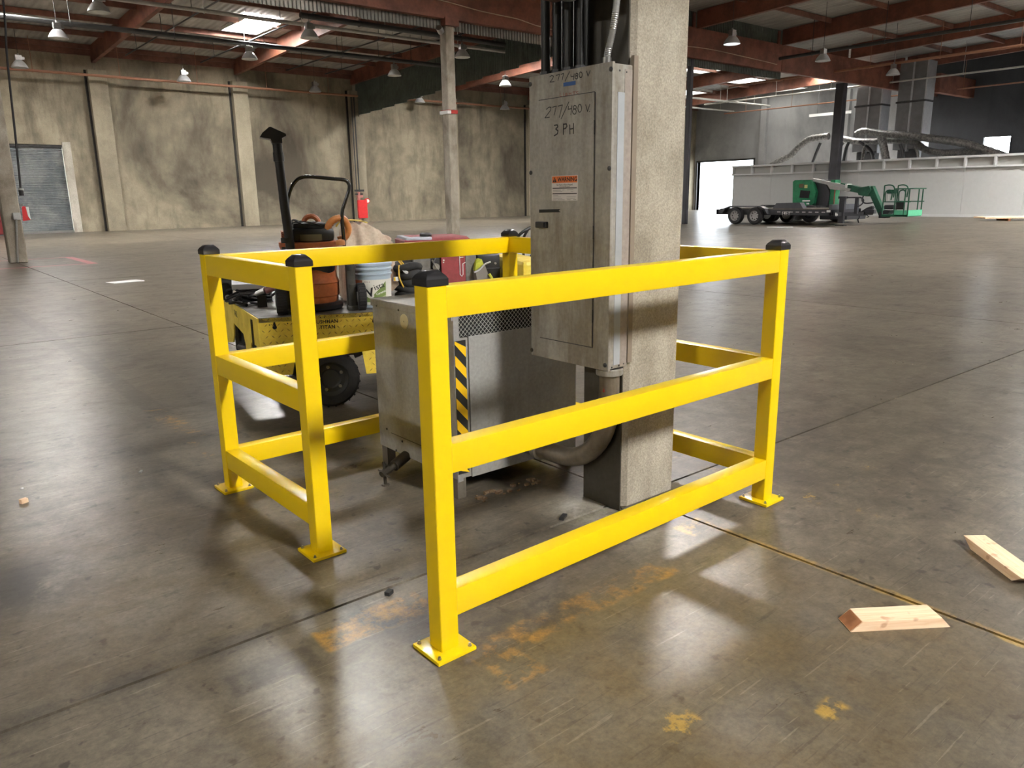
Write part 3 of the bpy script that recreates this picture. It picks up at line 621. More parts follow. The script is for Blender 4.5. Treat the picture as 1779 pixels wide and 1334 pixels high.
# ------------------------------------------------------------------ yellow flatbed cart
CP, CR, DZc = Vector((1.71, 4.483, 0)), -.3709, .595
CM = Matrix.Translation(CP) @ Matrix.Rotation(CR, 4, 'Z')
def onc(name, label, cat, x, y, z=DZc, group=None):
    o = thing(name, label, cat, CM @ Vector((x, y, z)), CR, group); BASE[o.name] = Vector((x, y, z)); return o
BASE = {}
def pt(mb, name, mat, root, parent=None, smooth=None, kind=None, label=None):   # geometry given in cart coordinates
    bmesh.ops.translate(mb.bm, verts=mb.bm.verts[:], vec=-BASE[root.name])
    return mb.build(name, mat, parent or root, smooth, kind, label)
m_cart = dirty('chipped yellow cart paint', srgb(246, 216, 80), srgb(150, 122, 54), .3, 5, .45, 0, False, 60)
m_deckc = dirty('worn grey deck', srgb(120, 116, 110), srgb(62, 58, 54), .6, 5, .5, .2, False, 30)
cart = onc('flatbed_cart', 'yellow diamond plate flatbed utility cart parked behind the barrier loaded with gear', 'cart', 0, 0, 0)
ex, ey = -.19, .98
def foot(x0, x1, y0, y1): return [(x0 + ex * y0, ey * y0), (x1 + ex * y0, ey * y0), (x1 + ex * y1, ey * y1), (x0 + ex * y1, ey * y1)]
pt(MB().prism(foot(0, 2.0, 0, 1.22), DZc - .03, DZc).bevel(.004, 1), 'deck', m_deckc, cart)
# side panel with wheel arch
poly = [(0, .235), (.17, .235), (.2, .36), (.26, .43), (.4, .452), (.53, .43), (.6, .36), (.62, .2), (2.0, .2), (2.0, DZc - .004), (0, DZc - .004)]
pt(MB().prism(poly, 0, .008, xz(0)), 'side_panel', m_cart, cart)
m = MB()
for i in range(54):
    for j in range(11):
        x, z = .02 + i * .037, .225 + j * .036; x += .0185 * (j % 2)
        if .15 < x < .645 and z < .475: continue
        if x > 1.98: continue
        a = .78 if (i + j) % 2 else -.78
        m.prism([(-.0135, 0), (0, -.0032), (.0135, 0), (0, .0032)], 0, .003, Matrix.Translation((x, -.003, z)) @ Matrix.Rotation(PI / 2, 4, 'X') @ Matrix.Rotation(a, 4, 'Z') @ Matrix.Translation((0, 0, -.0005)))
pt(m, 'tread_pattern', dirty('worn tread bars', srgb(188, 154, 56), srgb(96, 78, 40), .6, 6, .45, .1, False, 60), cart, kind='stuff')
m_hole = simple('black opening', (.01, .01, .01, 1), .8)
for x in (.088, .687, 1.29):
    pl_ = [(x + .013 * math.sin(t) * (1 if z > .5 else 1), .534 - .013 * math.cos(t)) for t, z in [(-2.2 + 4.4 * i / 10, 1) for i in range(11)]] + [(x + .004, .566), (x - .004, .566)]
    pt(MB().prism(pl_, 0, .0025, xz(-.0024)), 'keyhole_slot', m_hole, cart)
for x, z in ((.06, .55), (.165, .553), (.36, .578), (.385, .578), (.46, .58), (.5, .582), (.6, .57)):
    pt(MB().lathe([(.004, 0), (.004, .0025)], 8, Matrix.Translation((x, 0, z)) @ Matrix.Rotation(PI / 2, 4, 'X')), 'bolt_hole', m_hole, cart)
tx = text_mesh('CUSHMAN', .031, m_ink, 'lettering', cart, Matrix.Translation((.388, -.0032, .549)) @ Matrix.Rotation(PI / 2, 4, 'X'), .0003, 1.05, .0006)
tx = text_mesh('TITAN', .031, m_ink, 'lettering', cart, Matrix.Translation((.4, -.0032, .515)) @ Matrix.Rotation(PI / 2, 4, 'X'), .0003, 1.05, .0006)
# end panel (with openings) built in (distance along the end, z)
EM = Matrix(((ex, 0, -.98, 0), (ey, 0, -.19, 0), (0, 1, 0, 0), (0, 0, 0, 1)))
ep = [[(0, .235), (.06, .235), (.06, .36), (.09, .41), (.26, .41), (.29, .38), (.29, .235), (.47, .235), (.47, .36), (.52, .425), (.86, .45), (.9, .36), (.96, .3), (1.2, .26), (1.22, .26), (1.22, DZc - .004), (0, DZc - .004)]]
pt(MB().prism(ep[0], 0, .008, EM), 'end_panel', m_cart, cart)
pt(MB().prism([(.065, .235), (.285, .235), (.285, .37), (.24, .405), (.1, .405), (.065, .37)], -.02, 0, EM), 'tail_light', simple('dull red lens', srgb(110, 64, 56), .3), cart, label='dull red tail light')
pt(MB().prism([(.1, .2), (1.21, .2), (1.21, .5), (.1, .5)], -.06, -.045, EM), 'recess_shade_plate', m_hole, cart)  # black plate stands in for the shade behind the end openings
m = MB(); m.cyl(EM @ Vector((.55, .3, -.02)), EM @ Vector((.85, .28, -.02)), .025).cyl(EM @ Vector((.7, .24, -.06)), EM @ Vector((.66, .38, -.08)), .02)
pt(m, 'hitch', m_dark_steel, cart, smooth=.6)
def mk(s, size, x, z): return text_mesh(s, size, m_ink, 'lettering', cart, EM @ Matrix.Translation((x, z, .0085)) @ Matrix.Scale(-1, 4, (1, 0, 0)), .0003)
mk('7462', .06, .74, .53)
# wheels
m_hub = simple('black painted hub', (.03, .03, .028, 1), .45)
def wheel(x, y, r, w, name='wheel', lugs=5, hub=m_hub, root=cart, T=None):
    T = T or Matrix.Translation((x, y, r)) @ Matrix.Rotation(PI / 2, 4, 'X')
    o = pt(MB().lathe([(r * .62, -w / 2), (r * .9, -w / 2), (r, -w * .32), (r, w * .32), (r * .9, w / 2), (r * .62, w / 2), (r * .6, w * .3), (r * .6, -w * .3)], 28, T), name, m_rubber, root, smooth=.5)
    m = MB()
    for i in range(24):
        for s in (-1, 1):
            m.box(-.005 if s > 0 else -.004, .006, -w * .45 if s < 0 else w * .04, -w * .04 if s < 0 else w * .45, r - .004, r + .0025, 0, T @ Matrix.Rotation(2 * PI * i / 24 + (.1 if s > 0 else 0), 4, 'Z') @ Matrix.Rotation(PI / 2, 4, 'X'))
    pt(m, 'tread', m_rubber, root, o, kind='stuff')
    pt(MB().lathe([(.001, w * .18), (r * .3, w * .18), (r * .36, w * .26), (r * .5, w * .26), (r * .6, w * .4), (r * .64, w * .4), (r * .64, -w * .4), (.001, -w * .4)], 24, T), 'rim', hub, root, o, .5)
    m = MB()
    for i in range(lugs): m.cyl(T @ Vector((r * .42 * math.cos(2 * PI * i / lugs + .5), r * .42 * math.sin(2 * PI * i / lugs + .5), w * .25)), T @ Vector((r * .42 * math.cos(2 * PI * i / lugs + .5), r * .42 * math.sin(2 * PI * i / lugs + .5), w * .34)), .011, 6)
    pt(m, 'lug_nut', m_steel, root, o, kind='stuff')
    return o
wheel(.40, .075, .18, .13); wheel(1.6, .075, .18, .13); wheel(.25, 1.05, .18, .13); wheel(1.45, 1.05, .18, .13)
pt(MB().box(-.05, 1.95, .15, .22, .3, DZc - .03).box(-.15, 1.8, .95, 1.02, .3, DZc - .03).box(.3, .36, .1, 1.0, .15, .22).box(1.5, 1.56, .1, 1.0, .15, .22), 'chassis', m_dark_steel, cart)
pt(MB().tube(smoothpath([(.5, .09, .42), (.58, .09, .4), (.62, .09, .33), (.56, .09, .3)], 4), .012, 6), 'brake_link', m_dark_steel, cart)
pt(MB().box(1.78, 2.0, .3, 1.1, DZc, .84, .03), 'front_cowl', m_cart, cart)
pt(MB().tube(smoothpath([(1.88, .95, .8), (1.93, .92, .93), (1.97, .9, 1.0), (2.06, .9, 1.045), (2.12, .9, 1.05)], 5), .013, 8).tube(smoothpath([(2.0, .92, .82), (1.99, .9, .95), (2.03, .9, 1.03)], 5), .011, 8), 'steering_handle', m_black, cart, smooth=.7)
# ---- load: wet and dry vacuum
m_or = dirty('orange vacuum plastic', srgb(184, 104, 62), srgb(124, 70, 46), .45, 8, .45, 0, False, 50)
m_or2 = simple('faded orange hose', srgb(190, 122, 66), .5, var=.12, scale=30)
vac = onc('shop_vacuum', 'orange and black wheeled shop vacuum with a bent black push handle', 'vacuum cleaner', .345, .27)
vx, vy = .345, .27
pt(MB().lathe([(.10, .64), (.15, .645), (.158, .66), (.158, .68), (.168, .69), (.168, .765), (.172, .77), (.168, .778), (.158, .8), (.156, .84), (.17, .9), (.178, .98), (.186, 1.0), (.186, 1.022), (.178, 1.026), (.12, 1.026)], 32, Matrix.Translation((vx, vy, 0))), 'drum', m_or, vac, smooth=.5)
pt(MB().lathe([(.13, .602), (.185, .606), (.19, .63), (.17, .645), (.1, .647)], 28, Matrix.Translation((vx, vy, 0))), 'dolly_base', m_black, vac, smooth=.6)
m = MB(); pr_ = [(.165, .845), (.169, .845), (.177, .895), (.174, .896)]
secs = []
for i in range(15):
    a = -PI * .95 + i * PI * .75 / 14; dip = .012 * math.sin(i * .9)
    secs.append([(vx + r * math.cos(a), vy + r * math.sin(a), z + (dip if z < .87 else 0)) for r, z in pr_])
m.loft(secs); pt(m, 'collar', m_black, vac)
m = MB().box(vx - .13, vx + .15, vy - .13, vy + .13, 1.026, 1.11, .03).box(vx - .1, vx + .11, vy - .1, vy + .1, 1.09, 1.145, .03); hd = pt(m, 'motor_head', m_black, vac, smooth=.6)
pt(MB().box(vx - .06, vx + .07, vy - .134, vy - .128, 1.03, 1.072, .002), 'rating_plate', simple('olive label', srgb(96, 90, 66), .5), vac, hd)
m = MB()
for i in range(6): m.box(vx - .165, vx - .128, vy - .12, vy + .1, 1.03 + i * .011, 1.036 + i * .011)
pt(m, 'louvre', m_or, vac, hd, kind='stuff')
pt(MB().tube([(vx + .0 + .045 * math.cos(t) + .02, vy - .03, 1.135 + .045 * math.sin(t)) for t in [PI * i / 10 for i in range(11)]], .016, 8), 'carry_handle', m_or, vac, smooth=.7)
P = [(vx + .02 + (.12 + .012 * math.sin(3.3 * t)) * math.cos(t), vy - .02 + (.1 + .01 * math.cos(2.1 * t)) * math.sin(t), 1.128 + .012 * math.sin(2.3 * t) - .02 * math.cos(t)) for t in [i * .3 for i in range(72)]]
pt(MB().tube(P, .005, 5), 'power_cord', m_rubber, vac, smooth=.8)
P = smoothpath([(.435, .19, 1.04), (.445, .17, 1.08), (.475, .16, 1.14), (.52, .16, 1.165), (.56, .17, 1.155), (.585, .19, 1.1), (.565, .2, 1.05), (.52, .2, 1.03)], 8)
pt(MB().tube(P, [.021 + .0012 * (i % 2) for i in range(len(P))], 10), 'hose', m_or2, vac, smooth=.8)
pt(MB().lathe([(.001, 0), (.028, .002), (.03, .02), (.024, .034), (.001, .038)], 16, Matrix.Translation((.525, .13, 1.0))), 'knob', m_or2, vac, smooth=.6)
P = smoothpath([(.21, .15, .99), (.218, .15, 1.12), (.226, .15, 1.24), (.24, .15, 1.31), (.27, .15, 1.37), (.315, .15, 1.408), (.38, .15, 1.414), (.5, .15, 1.402), (.575, .15, 1.394), (.6, .15, 1.372), (.6, .15, 1.335), (.575, .15, 1.27), (.553, .15, 1.215), (.545, .15, 1.15), (.548, .15, 1.07), (.549, .15, .99)], 6)
pt(MB().tube(P, .0115, 10), 'push_handle', simple('glossy black tube', (.012, .012, .012, 1), .2, coat=.6), vac, smooth=.8)
m = MB().box(.545, .6, .1, .18, .62, .9, .012).cyl((.575, .12, .84), (.575, .12, .99), .022, 14).cyl((.575, .12, .845), (.575, .12, .875), .031, 14).cyl((.575, .12, .74), (.575, .12, .76), .03, 14).box(.54, .62, .09, .17, .598, .625, .006)
m.box(.17, .22, .12, .2, .62, 1.0, .012)
pt(m, 'handle_bracket', simple('dusty black plastic', (.035, .034, .03, 1), .6, var=.4, scale=15), vac, smooth=.6)
for x, w in ((.145, .07), (.63, .05)):
    T = Matrix.Translation((x, .1, .595 + .085)) @ Matrix.Rotation(PI / 2, 4, 'Y'); r = .083
    o = pt(MB().lathe([(.02, -w / 2), (r * .9, -w / 2), (r, -w * .35), (r, w * .35), (r * .9, w / 2), (.02, w / 2)], 26, T), 'wheel', m_rubber, vac, smooth=.5)
    m = MB()
    for i in range(26): m.box(-.003, .003, -w * .42, w * .42, r - .001, r + .003, 0, T @ Matrix.Rotation(2 * PI * i / 26, 4, 'Z') @ Matrix.Rotation(PI / 2, 4, 'X'))
    pt(m, 'tread', m_rubber, vac, o, kind='stuff')
    pt(MB().lathe([(.001, -w / 2 - .004), (.03, -w / 2 - .004), (.034, -w / 2 + .002)], 16, T), 'hub', simple('grey hub', (.12, .12, .115, 1), .5), vac, o, .6)
# vacuum wand standing in the tool holder
wand = onc('vacuum_wand', 'tall black vacuum extension wand standing upright with a floor nozzle on top', 'wand', .215, .07, .96)
m = MB().cyl((.222, .07, .96), (.204, .07, 1.3), .027, 16).cyl((.2045, .07, 1.285), (.197, .07, 1.5), .0255, 16).cyl((.2, .07, 1.03), (.199, .07, 1.06), .031, 16).cyl((.1965, .07, 1.5), (.195, .07, 1.55), .031, 16).cyl((.195, .07, 1.54), (.194, .07, 1.62), .027, 16)
pt(m, 'tube', m_black, wand, smooth=.6)
m = MB().prism([(.10, 1.632), (.115, 1.655), (.155, 1.688), (.165, 1.689), (.245, 1.652), (.245, 1.64), (.222, 1.628), (.222, 1.60), (.166, 1.60), (.158, 1.622)], .02, .13, xz(0)); m.bevel(.004, 1)
pt(m, 'nozzle', m_black, wand)
# ---- paint bucket
m_bkt = simple('pale blue grey pail plastic', srgb(164, 180, 194), .4, var=.04)
bk = onc('paint_bucket', 'pale blue grey plastic paint pail with a white and green Vista label', 'bucket', .727, .25)
bx, by = .727, .25; Tb = Matrix.Translation((bx, by, 0))
pt(MB().lathe([(.1, .597), (.108, .6), (.118, .8), (.124, .802), (.126, .812), (.119, .818), (.12, .832), (.127, .836), (.128, .846), (.122, .852), (.124, .866), (.121, .868), (.1, .868)], 36, Tb), 'pail', m_bkt, bk, smooth=.5)
pt(MB().lathe([(.126, .862), (.129, .866), (.129, .878), (.12, .882), (.001, .88)], 36, Tb), 'lid', m_bkt, bk, smooth=.5)
def wrapM(mesh, cx, cy, r0):     # wrap a flat (x, z) mesh onto the pail, facing the camera side
    for v in mesh.vertices:
        x, y, z = v.co; a = -PI / 2 - .06 + x / r0
        rr = r0 + .01 * (z - .7) / .2 * 0.5 + y
        v.co = (cx + rr * math.cos(a), cy + rr * math.sin(a), z)
def patch(x0, x1, z0f, z1f, name, mat, off, parent, n=12):
    bmv = bmesh.new(); a = []; b = []
    for i in range(n + 1):
        x = x0 + (x1 - x0) * i / n; a.append(bmv.verts.new((x, off, z0f(x)))); b.append(bmv.verts.new((x, off, z1f(x))))
    for i in range(n): bmv.faces.new((a[i], a[i + 1], b[i + 1], b[i]))
    me = bpy.data.meshes.new(name); bmv.to_mesh(me); bmv.free(); wrapM(me, bx, by, .112)
    me.transform(Matrix.Translation(-BASE[bk.name])); me.materials.append(mat)
    o = link(bpy.data.objects.new(name, me), parent); return o
c_ = lambda v: (lambda x: v)
lb = patch(-.16, .16, c_(.618), c_(.777), 'label', simple('white label', srgb(214, 212, 204), .5, var=.03), .0045, bk, 24)
m_grn = simple('olive green print', srgb(112, 132, 72), .5); m_grn2 = simple('pale green print', srgb(160, 172, 128), .5)
patch(-.005, .075, lambda x: .655 + (x + .005) * .15, lambda x: .685 + (x + .005) * 1.0, 'print_block', m_grn, .0052, lb)
patch(-.07, .0, lambda x: .635, lambda x: .672 + .012 * math.sin(x * 60), 'print_block', m_grn, .0052, lb)
patch(-.0, .075, lambda x: .632, lambda x: .65 + x * .35, 'print_block', m_grn2, .0053, lb)
patch(-.155, -.075, c_(.72), c_(.775), 'paint_smear', simple('red paint smear', srgb(170, 110, 96), .5), .0052, lb)
def wtext(s, size, mat, x, z, off, rot=0, bold=0):
    o = text_mesh(s, size, mat, 'lettering', lb, Matrix.Translation((x, 0, z)) @ Matrix.Rotation(rot, 4, 'Y') @ Matrix.Rotation(PI / 2, 4, 'X'), .0002, 1, bold)
    for v in o.data.vertices: v.co.y = off + (.0003 if v.co.y < 0 else 0)
    wrapM(o.data, bx, by, .112); o.data.transform(Matrix.Translation(-BASE[bk.name])); return o
wtext('V', .075, m_ink, -.028, .694, .0062, -.25, .0022)
wtext('ista', .05, m_ink, .028, .735, .0062, -.3, .0004)
wtext('Ceramic', .02, m_white, .04, .694, .0062, -.3, .0002)
wtext('Series 2', .012, simple('grey red ink', srgb(120, 80, 74), .5), -.045, .765, .0056, 0)
P = [(bx + .131 * math.cos(t), by + .131 * math.sin(t), .845 - .07 * math.sin((t + .3) / 3.2 * PI) ** 2) for t in [-.3 + 3.2 * i / 16 for i in range(17)]]
pt(MB().tube(P, .002, 6), 'wire_handle', m_steel, bk)
# ---- drop cloth heap
def cloth():
    bmv = bmesh.new(); nx, ny = 40, 28; g = {}
    for i in range(nx + 1):
        for j in range(ny + 1):
            s, t = i / nx, j / ny; x = .56 + s * .36; y = .42 + t * .42
            ridge = 1.11 - .02 * max(0, (x - .62)) - 1.15 * max(0, x - .74) ** 1.35
            d = abs(t - .5) * 2; h = DZc + .02 + (ridge - DZc - .02) * (1 - max(0, d - .25) ** 1.4 * 1.25)
            h += .014 * math.sin(x * 70 + y * 30) * (.3 + d) + .009 * math.sin(x * 41 - y * 55) + .006 * math.sin(y * 90)
            if s < .06: h = DZc + .02 + (h - DZc) * (s / .06)
            g[i, j] = bmv.verts.new((x + .008 * math.sin(y * 50), y + .012 * math.sin(x * 60), max(DZc + .012, h)))
    for i in range(nx):
        for j in range(ny): bmv.faces.new((g[i, j], g[i + 1, j], g[i + 1, j + 1], g[i, j + 1]))
    mm = MB(); mm.bm.free(); mm.bm = bmv; return mm
dcl = onc('drop_cloth', 'crumpled beige canvas drop cloth heaped behind the paint pail', 'cloth', .8, .63, DZc + .012)
pt(cloth(), 'canvas', dirty('beige canvas', srgb(196, 180, 160), srgb(158, 128, 112), .5, 6, .9, 0, False, 60), dcl, smooth=1.0)
m_yel_hose = simple('yellow hose', srgb(206, 186, 92), .5)
o = onc('air_hose', 'pale yellow hose looping over the top of the drop cloth', 'hose', .62, .55, 1.09)
pt(MB().tube(smoothpath([(.55, .6, 1.1), (.58, .56, 1.135), (.64, .55, 1.142), (.71, .57, 1.135), (.76, .6, 1.12)], 6), .0055, 6), 'hose', m_yel_hose, o, smooth=.8)
# ---- black hose bag with yellow cord
m_bag = simple('black canvas', (.028, .028, .028, 1), .8, var=.4, scale=20)
o = onc('hose_bag', 'coiled black hose bundle with a yellow cord beside the pail', 'hose', .99, .5)
m = MB()
for k in range(5):
    P = [(1.0 + (.07 + .008 * math.sin(k * 2)) * math.cos(t), (.48 + .1 * math.sin(t)), .63 + k * .048 + .012 * math.sin(t * 2 + k)) for t in [2 * PI * i / 20 for i in range(20)]]
    m.tube(P, .027, 8, True)
pt(m, 'coil', m_bag, o, smooth=.8)
pt(MB().box(.95, 1.05, .43, .53, .6, .72, .03), 'core', m_bag, o)
pt(MB().tube(smoothpath([(.93, .42, .87), (.985, .39, .79), (1.04, .385, .7)], 5), .005, 6).tube(smoothpath([(.945, .42, .87), (1.0, .39, .79), (1.05, .385, .71)], 5), .005, 6).tube(smoothpath([(.93, .4, .84), (.925, .385, .76), (.955, .38, .68), (.975, .38, .62)], 5), .006, 6), 'cord', simple('yellow cord', srgb(214, 172, 60), .5), o, smooth=.8)
pt(MB().box(.885, .925, .392, .4, .735, .765, .002), 'hang_tag', m_white, o); pt(MB().box(.888, .9, .39, .393, .738, .762, .001), 'tag_print', m_hy, o)
pt(MB().tube(smoothpath([(.955, .385, .81), (.985, .375, .78), (1.015, .38, .755), (1.03, .385, .735)], 4), .012, 6), 'white_strap', m_white, o, smooth=.8)
# ---- generator
m_gr = dirty('dusty grey panel', srgb(128, 126, 120), srgb(96, 90, 80), .5, 8, .5, .2, False, 40)
m_rd = dirty('faded red panel', srgb(150, 62, 66), srgb(120, 60, 58), .4, 8, .5, 0, False, 40)
gn = onc('generator', 'dusty portable generator with a red front panel and grey sides on the cart', 'generator', 1.27, .72)
gx0, gx1, gy0, gy1 = 1.05, 1.53, .6, .98
pt(MB().box(gx0, gx1, gy0 + .02, gy1, .61, .9, .01), 'engine_block', m_dark_steel, gn)
pt(MB().box(1.268, 1.445, gy0 - .002, gy0 + .03, .63, .95, .006), 'red_panel', m_rd, gn)
pt(MB().box(1.445, 1.525, gy0 - .004, gy0 + .1, .62, .95, .006), 'side_panel', m_gr, gn)
pt(MB().box(1.065, 1.19, gy0 - .002, gy0 + .05, .62, .95, .006), 'side_panel', m_gr, gn)
m = MB()
m.tube([(1.402, gy0 - .006, .87), (1.402, gy0 - .006, .74), (1.415, gy0 - .006, .725), (1.424, gy0 - .006, .74), (1.424, gy0 - .006, .815), (1.445, gy0 - .006, .825)], .003, 6)
m.tube([(1.4, gy0 - .006, .86), (1.43, gy0 - .006, .862)], .003, 6)
pt(m, 'pull_rod', m_white, gn)
pt(MB().cyl((1.505, gy0 - .01, .655), (1.505, gy0 - .003, .655), .01, 10).cyl((1.285, gy0 - .008, .845), (1.285, gy0, .845), .006, 8).cyl((1.283, gy0 - .008, .83), (1.283, gy0, .83), .005, 8), 'screw', m_white, gn)
pt(MB().tube(smoothpath([(1.2, gy0, .85), (1.225, gy0 - .01, .8), (1.215, gy0 - .01, .76), (1.25, gy0, .74)], 5), .006, 6).tube(smoothpath([(1.24, gy0, .88), (1.21, gy0 - .01, .83), (1.25, gy0 - .01, .77)], 5), .005, 6).cyl((1.23, gy0 + .01, .8), (1.23, gy0 - .005, .8), .025, 12), 'carburetor', m_steel, gn, smooth=.7)
tk = pt(MB().sq([(.235, .19, .945), (.24, .195, .955), (.24, .195, .985), (.215, .17, 1.008), (.18, .13, 1.014)], 1.25, .79).bevel(.01, 2), 'fuel_tank', m_rd, gn, smooth=.6)
pt(MB().box(1.02, 1.21, .6, .98, .982, 1.012, .012), 'tank_cover', simple('light grey plastic', srgb(178, 182, 192), .4), gn, tk, .6)
m = MB().lathe([(.001, 1.012), (.042, 1.012), (.044, 1.02), (.04, 1.03), (.03, 1.036), (.001, 1.037)], 24, Matrix.Translation((1.175, .66, .004)))
pt(m, 'fuel_cap', m_black, gn, tk, .5)
m = MB()
for y in (gy0 - .02, gy1 + .02): m.tube(smoothpath([(gx0 - .02, y, .61), (gx0 - .02, y, .9), (gx0, y, .935), (gx1, y, .935), (gx1 + .02, y, .9), (gx1 + .02, y, .61)], 3), .011, 8)
# ---- black case and hi-vis bag
o = onc('tool_case', 'black hard case standing beside the generator', 'case', 1.65, .85)
pt(MB().box(1.56, 1.74, .7, .98, DZc, .868, .018), 'shell', m_black, o, smooth=.6)
pt(MB().box(1.557, 1.743, .697, .983, .76, .766, .001), 'seam', m_dark_steel, o); pt(MB().cyl((1.7, .7, .8), (1.7, .69, .8), .008, 8), 'latch', m_steel, o)
o = onc('tool_bag', 'small grey bag with a yellow green safety lining by the black case', 'bag', 1.57, .6)
pt(MB().loft([[(1.5, .54, DZc), (1.62, .54, DZc), (1.62, .66, DZc), (1.5, .66, DZc)], [(1.51, .53, .7), (1.605, .54, .72), (1.6, .66, .73), (1.5, .66, .7)], [(1.5, .53, .765), (1.575, .54, .8), (1.58, .64, .8), (1.5, .64, .77)]]), 'pouch', simple('dusty grey canvas', srgb(130, 124, 116), .8), o)
pt(MB().tube(smoothpath([(1.49, .53, .755), (1.53, .528, .775), (1.57, .53, .81), (1.615, .535, .825)], 5), .006, 6), 'zip', simple('grey zip', (.5, .5, .48, 1), .5), o)
m_hv = simple('yellow green fabric', srgb(176, 180, 52), .7, var=.3, scale=25)
pt(MB().loft([[(1.5, .545, .765), (1.57, .55, .805), (1.57, .64, .8), (1.5, .64, .77)], [(1.51, .55, .815), (1.555, .555, .845), (1.55, .63, .84), (1.51, .63, .82)], [(1.52, .57, .84), (1.54, .575, .85), (1.54, .61, .85), (1.52, .61, .845)]]), 'lining', m_hv, o)
pt(MB().tube(smoothpath([(1.6, .53, .74), (1.625, .525, .69), (1.63, .525, .62)], 5), .011, 6).tube(smoothpath([(1.625, .52, .7), (1.66, .52, .66), (1.65, .515, .61)], 5), .008, 6), 'strap', m_hv, o, smooth=.8)
o = onc('sling_bag', 'yellow bag with a black strap hanging at the far end of the cart', 'bag', 1.99, .84, .6)
pt(MB().sq([(.075, .04, .62), (.085, .05, .66), (.08, .05, .8), (.06, .03, .835)], 1.99, .78).bevel(.012, 2), 'sack', simple('mustard fabric', srgb(150, 122, 46), .7, var=.25, scale=15), o, smooth=.6)
pt(MB().box(1.985, 2.01, .722, .73, .68, .85, .002), 'strap', m_bag, o); pt(MB().sq([(.05, .012, .64), (.03, .012, .7), (.02, .01, .71)], 2.0, .72), 'buckle', simple('taupe flap', srgb(96, 84, 66), .7), o)
# ---- loose tools on the near end of the deck
def lt(name, label, cat, x, y): return onc(name, label, cat, x, y, DZc)
o = lt('caulk_gun', 'silver tipped tool with a pinkish grip lying on the cart deck', 'hand tool', .0, .55)
pt(MB().cyl((-.075, .68, .645), (.0, .56, .675), .008, 8).cyl((.0, .56, .672), (.06, .52, .70), .02, 14, .026), 'barrel', m_steel, o, smooth=.7)
pt(MB().cyl((.06, .52, .70), (.13, .5, .725), .022, 12), 'grip', simple('pinkish grip', srgb(150, 104, 102), .5), o, smooth=.7)
pt(MB().box(-.0, .06, .5, .58, DZc, .67), 'barrel_rest', m_black, o)
o = lt('spray_pole', 'grey metal tube lying along the cart deck edge', 'tube', -.15, .75)
pt(MB().cyl((-.21, 1.0, .62), (-.115, .62, .613), .018, 12), 'tube', simple('dull aluminium', (.42, .42, .4, 1), .4, .7), o, smooth=.7); pt(MB().cyl((-.118, .63, .612), (-.07, .56, .606), .011, 10), 'nozzle', m_dark_steel, o, smooth=.7)
o = lt('pry_bar', 'thin steel bar lying in front of the tool pile', 'hand tool', .0, .6)
pt(MB().cyl((-.06, .6, .612), (.09, .56, .63), .008, 8).cyl((.04, .575, .626), (.1, .555, .634), .013, 8), 'bar', m_steel, o, smooth=.7)
o = lt('drill', 'black power tool with blue details on the cart corner', 'power tool', -.2, 1.0)
pt(MB().cyl((-.25, 1.05, .72), (-.08, .95, .71), .05, 16).box(-.24, -.16, .95, 1.05, DZc, .72, .02).cyl((-.27, 1.07, .7), (-.23, 1.03, .7), .062, 18), 'housing', m_black, o, smooth=.6)
pt(MB().tube([(-.255 + .035 * math.cos(t), 1.02, .7 + .05 * math.sin(t)) for t in [2 * PI * i / 16 for i in range(16)]], .008, 6, True).cyl((-.28, 1.0, .68), (-.2, .96, .71), .008, 8), 'blue_ring', simple('dark blue plastic', srgb(44, 44, 92), .4), o, smooth=.7)
pt(MB().tube(smoothpath([(-.24, 1.05, .77), (-.23, 1.08, .82), (-.21, 1.08, .87)], 4), .01, 8), 'bail', m_steel, o)
o = lt('white_carton', 'flat white carton under the tools on the cart', 'carton', -.05, .95)
pt(MB().box(-.16, .12, .82, 1.05, .7, .74, .004, Matrix.Translation((0, .9, .7)) @ Matrix.Rotation(.25, 4, 'X') @ Matrix.Translation((0, -.9, -.7))), 'carton', m_white, o); pt(MB().box(-.1, .1, .85, 1.0, DZc, .7, .01), 'prop', m_bag, o)
o = lt('cable_bundle', 'tangle of black cables on the cart deck', 'cable', .02, .75)
m = MB(); rnd = random.Random(11)
for k in range(9):
    x, y = rnd.uniform(-.14, .12), rnd.uniform(.62, .95); P = []
    for i in range(6): P.append((x + rnd.uniform(-.12, .12), y + rnd.uniform(-.1, .1), DZc + .014 + rnd.uniform(0, .07)))
    m.tube(smoothpath(P, 5), .009, 6)
pt(m, 'cable', m_rubber, o, smooth=.8)
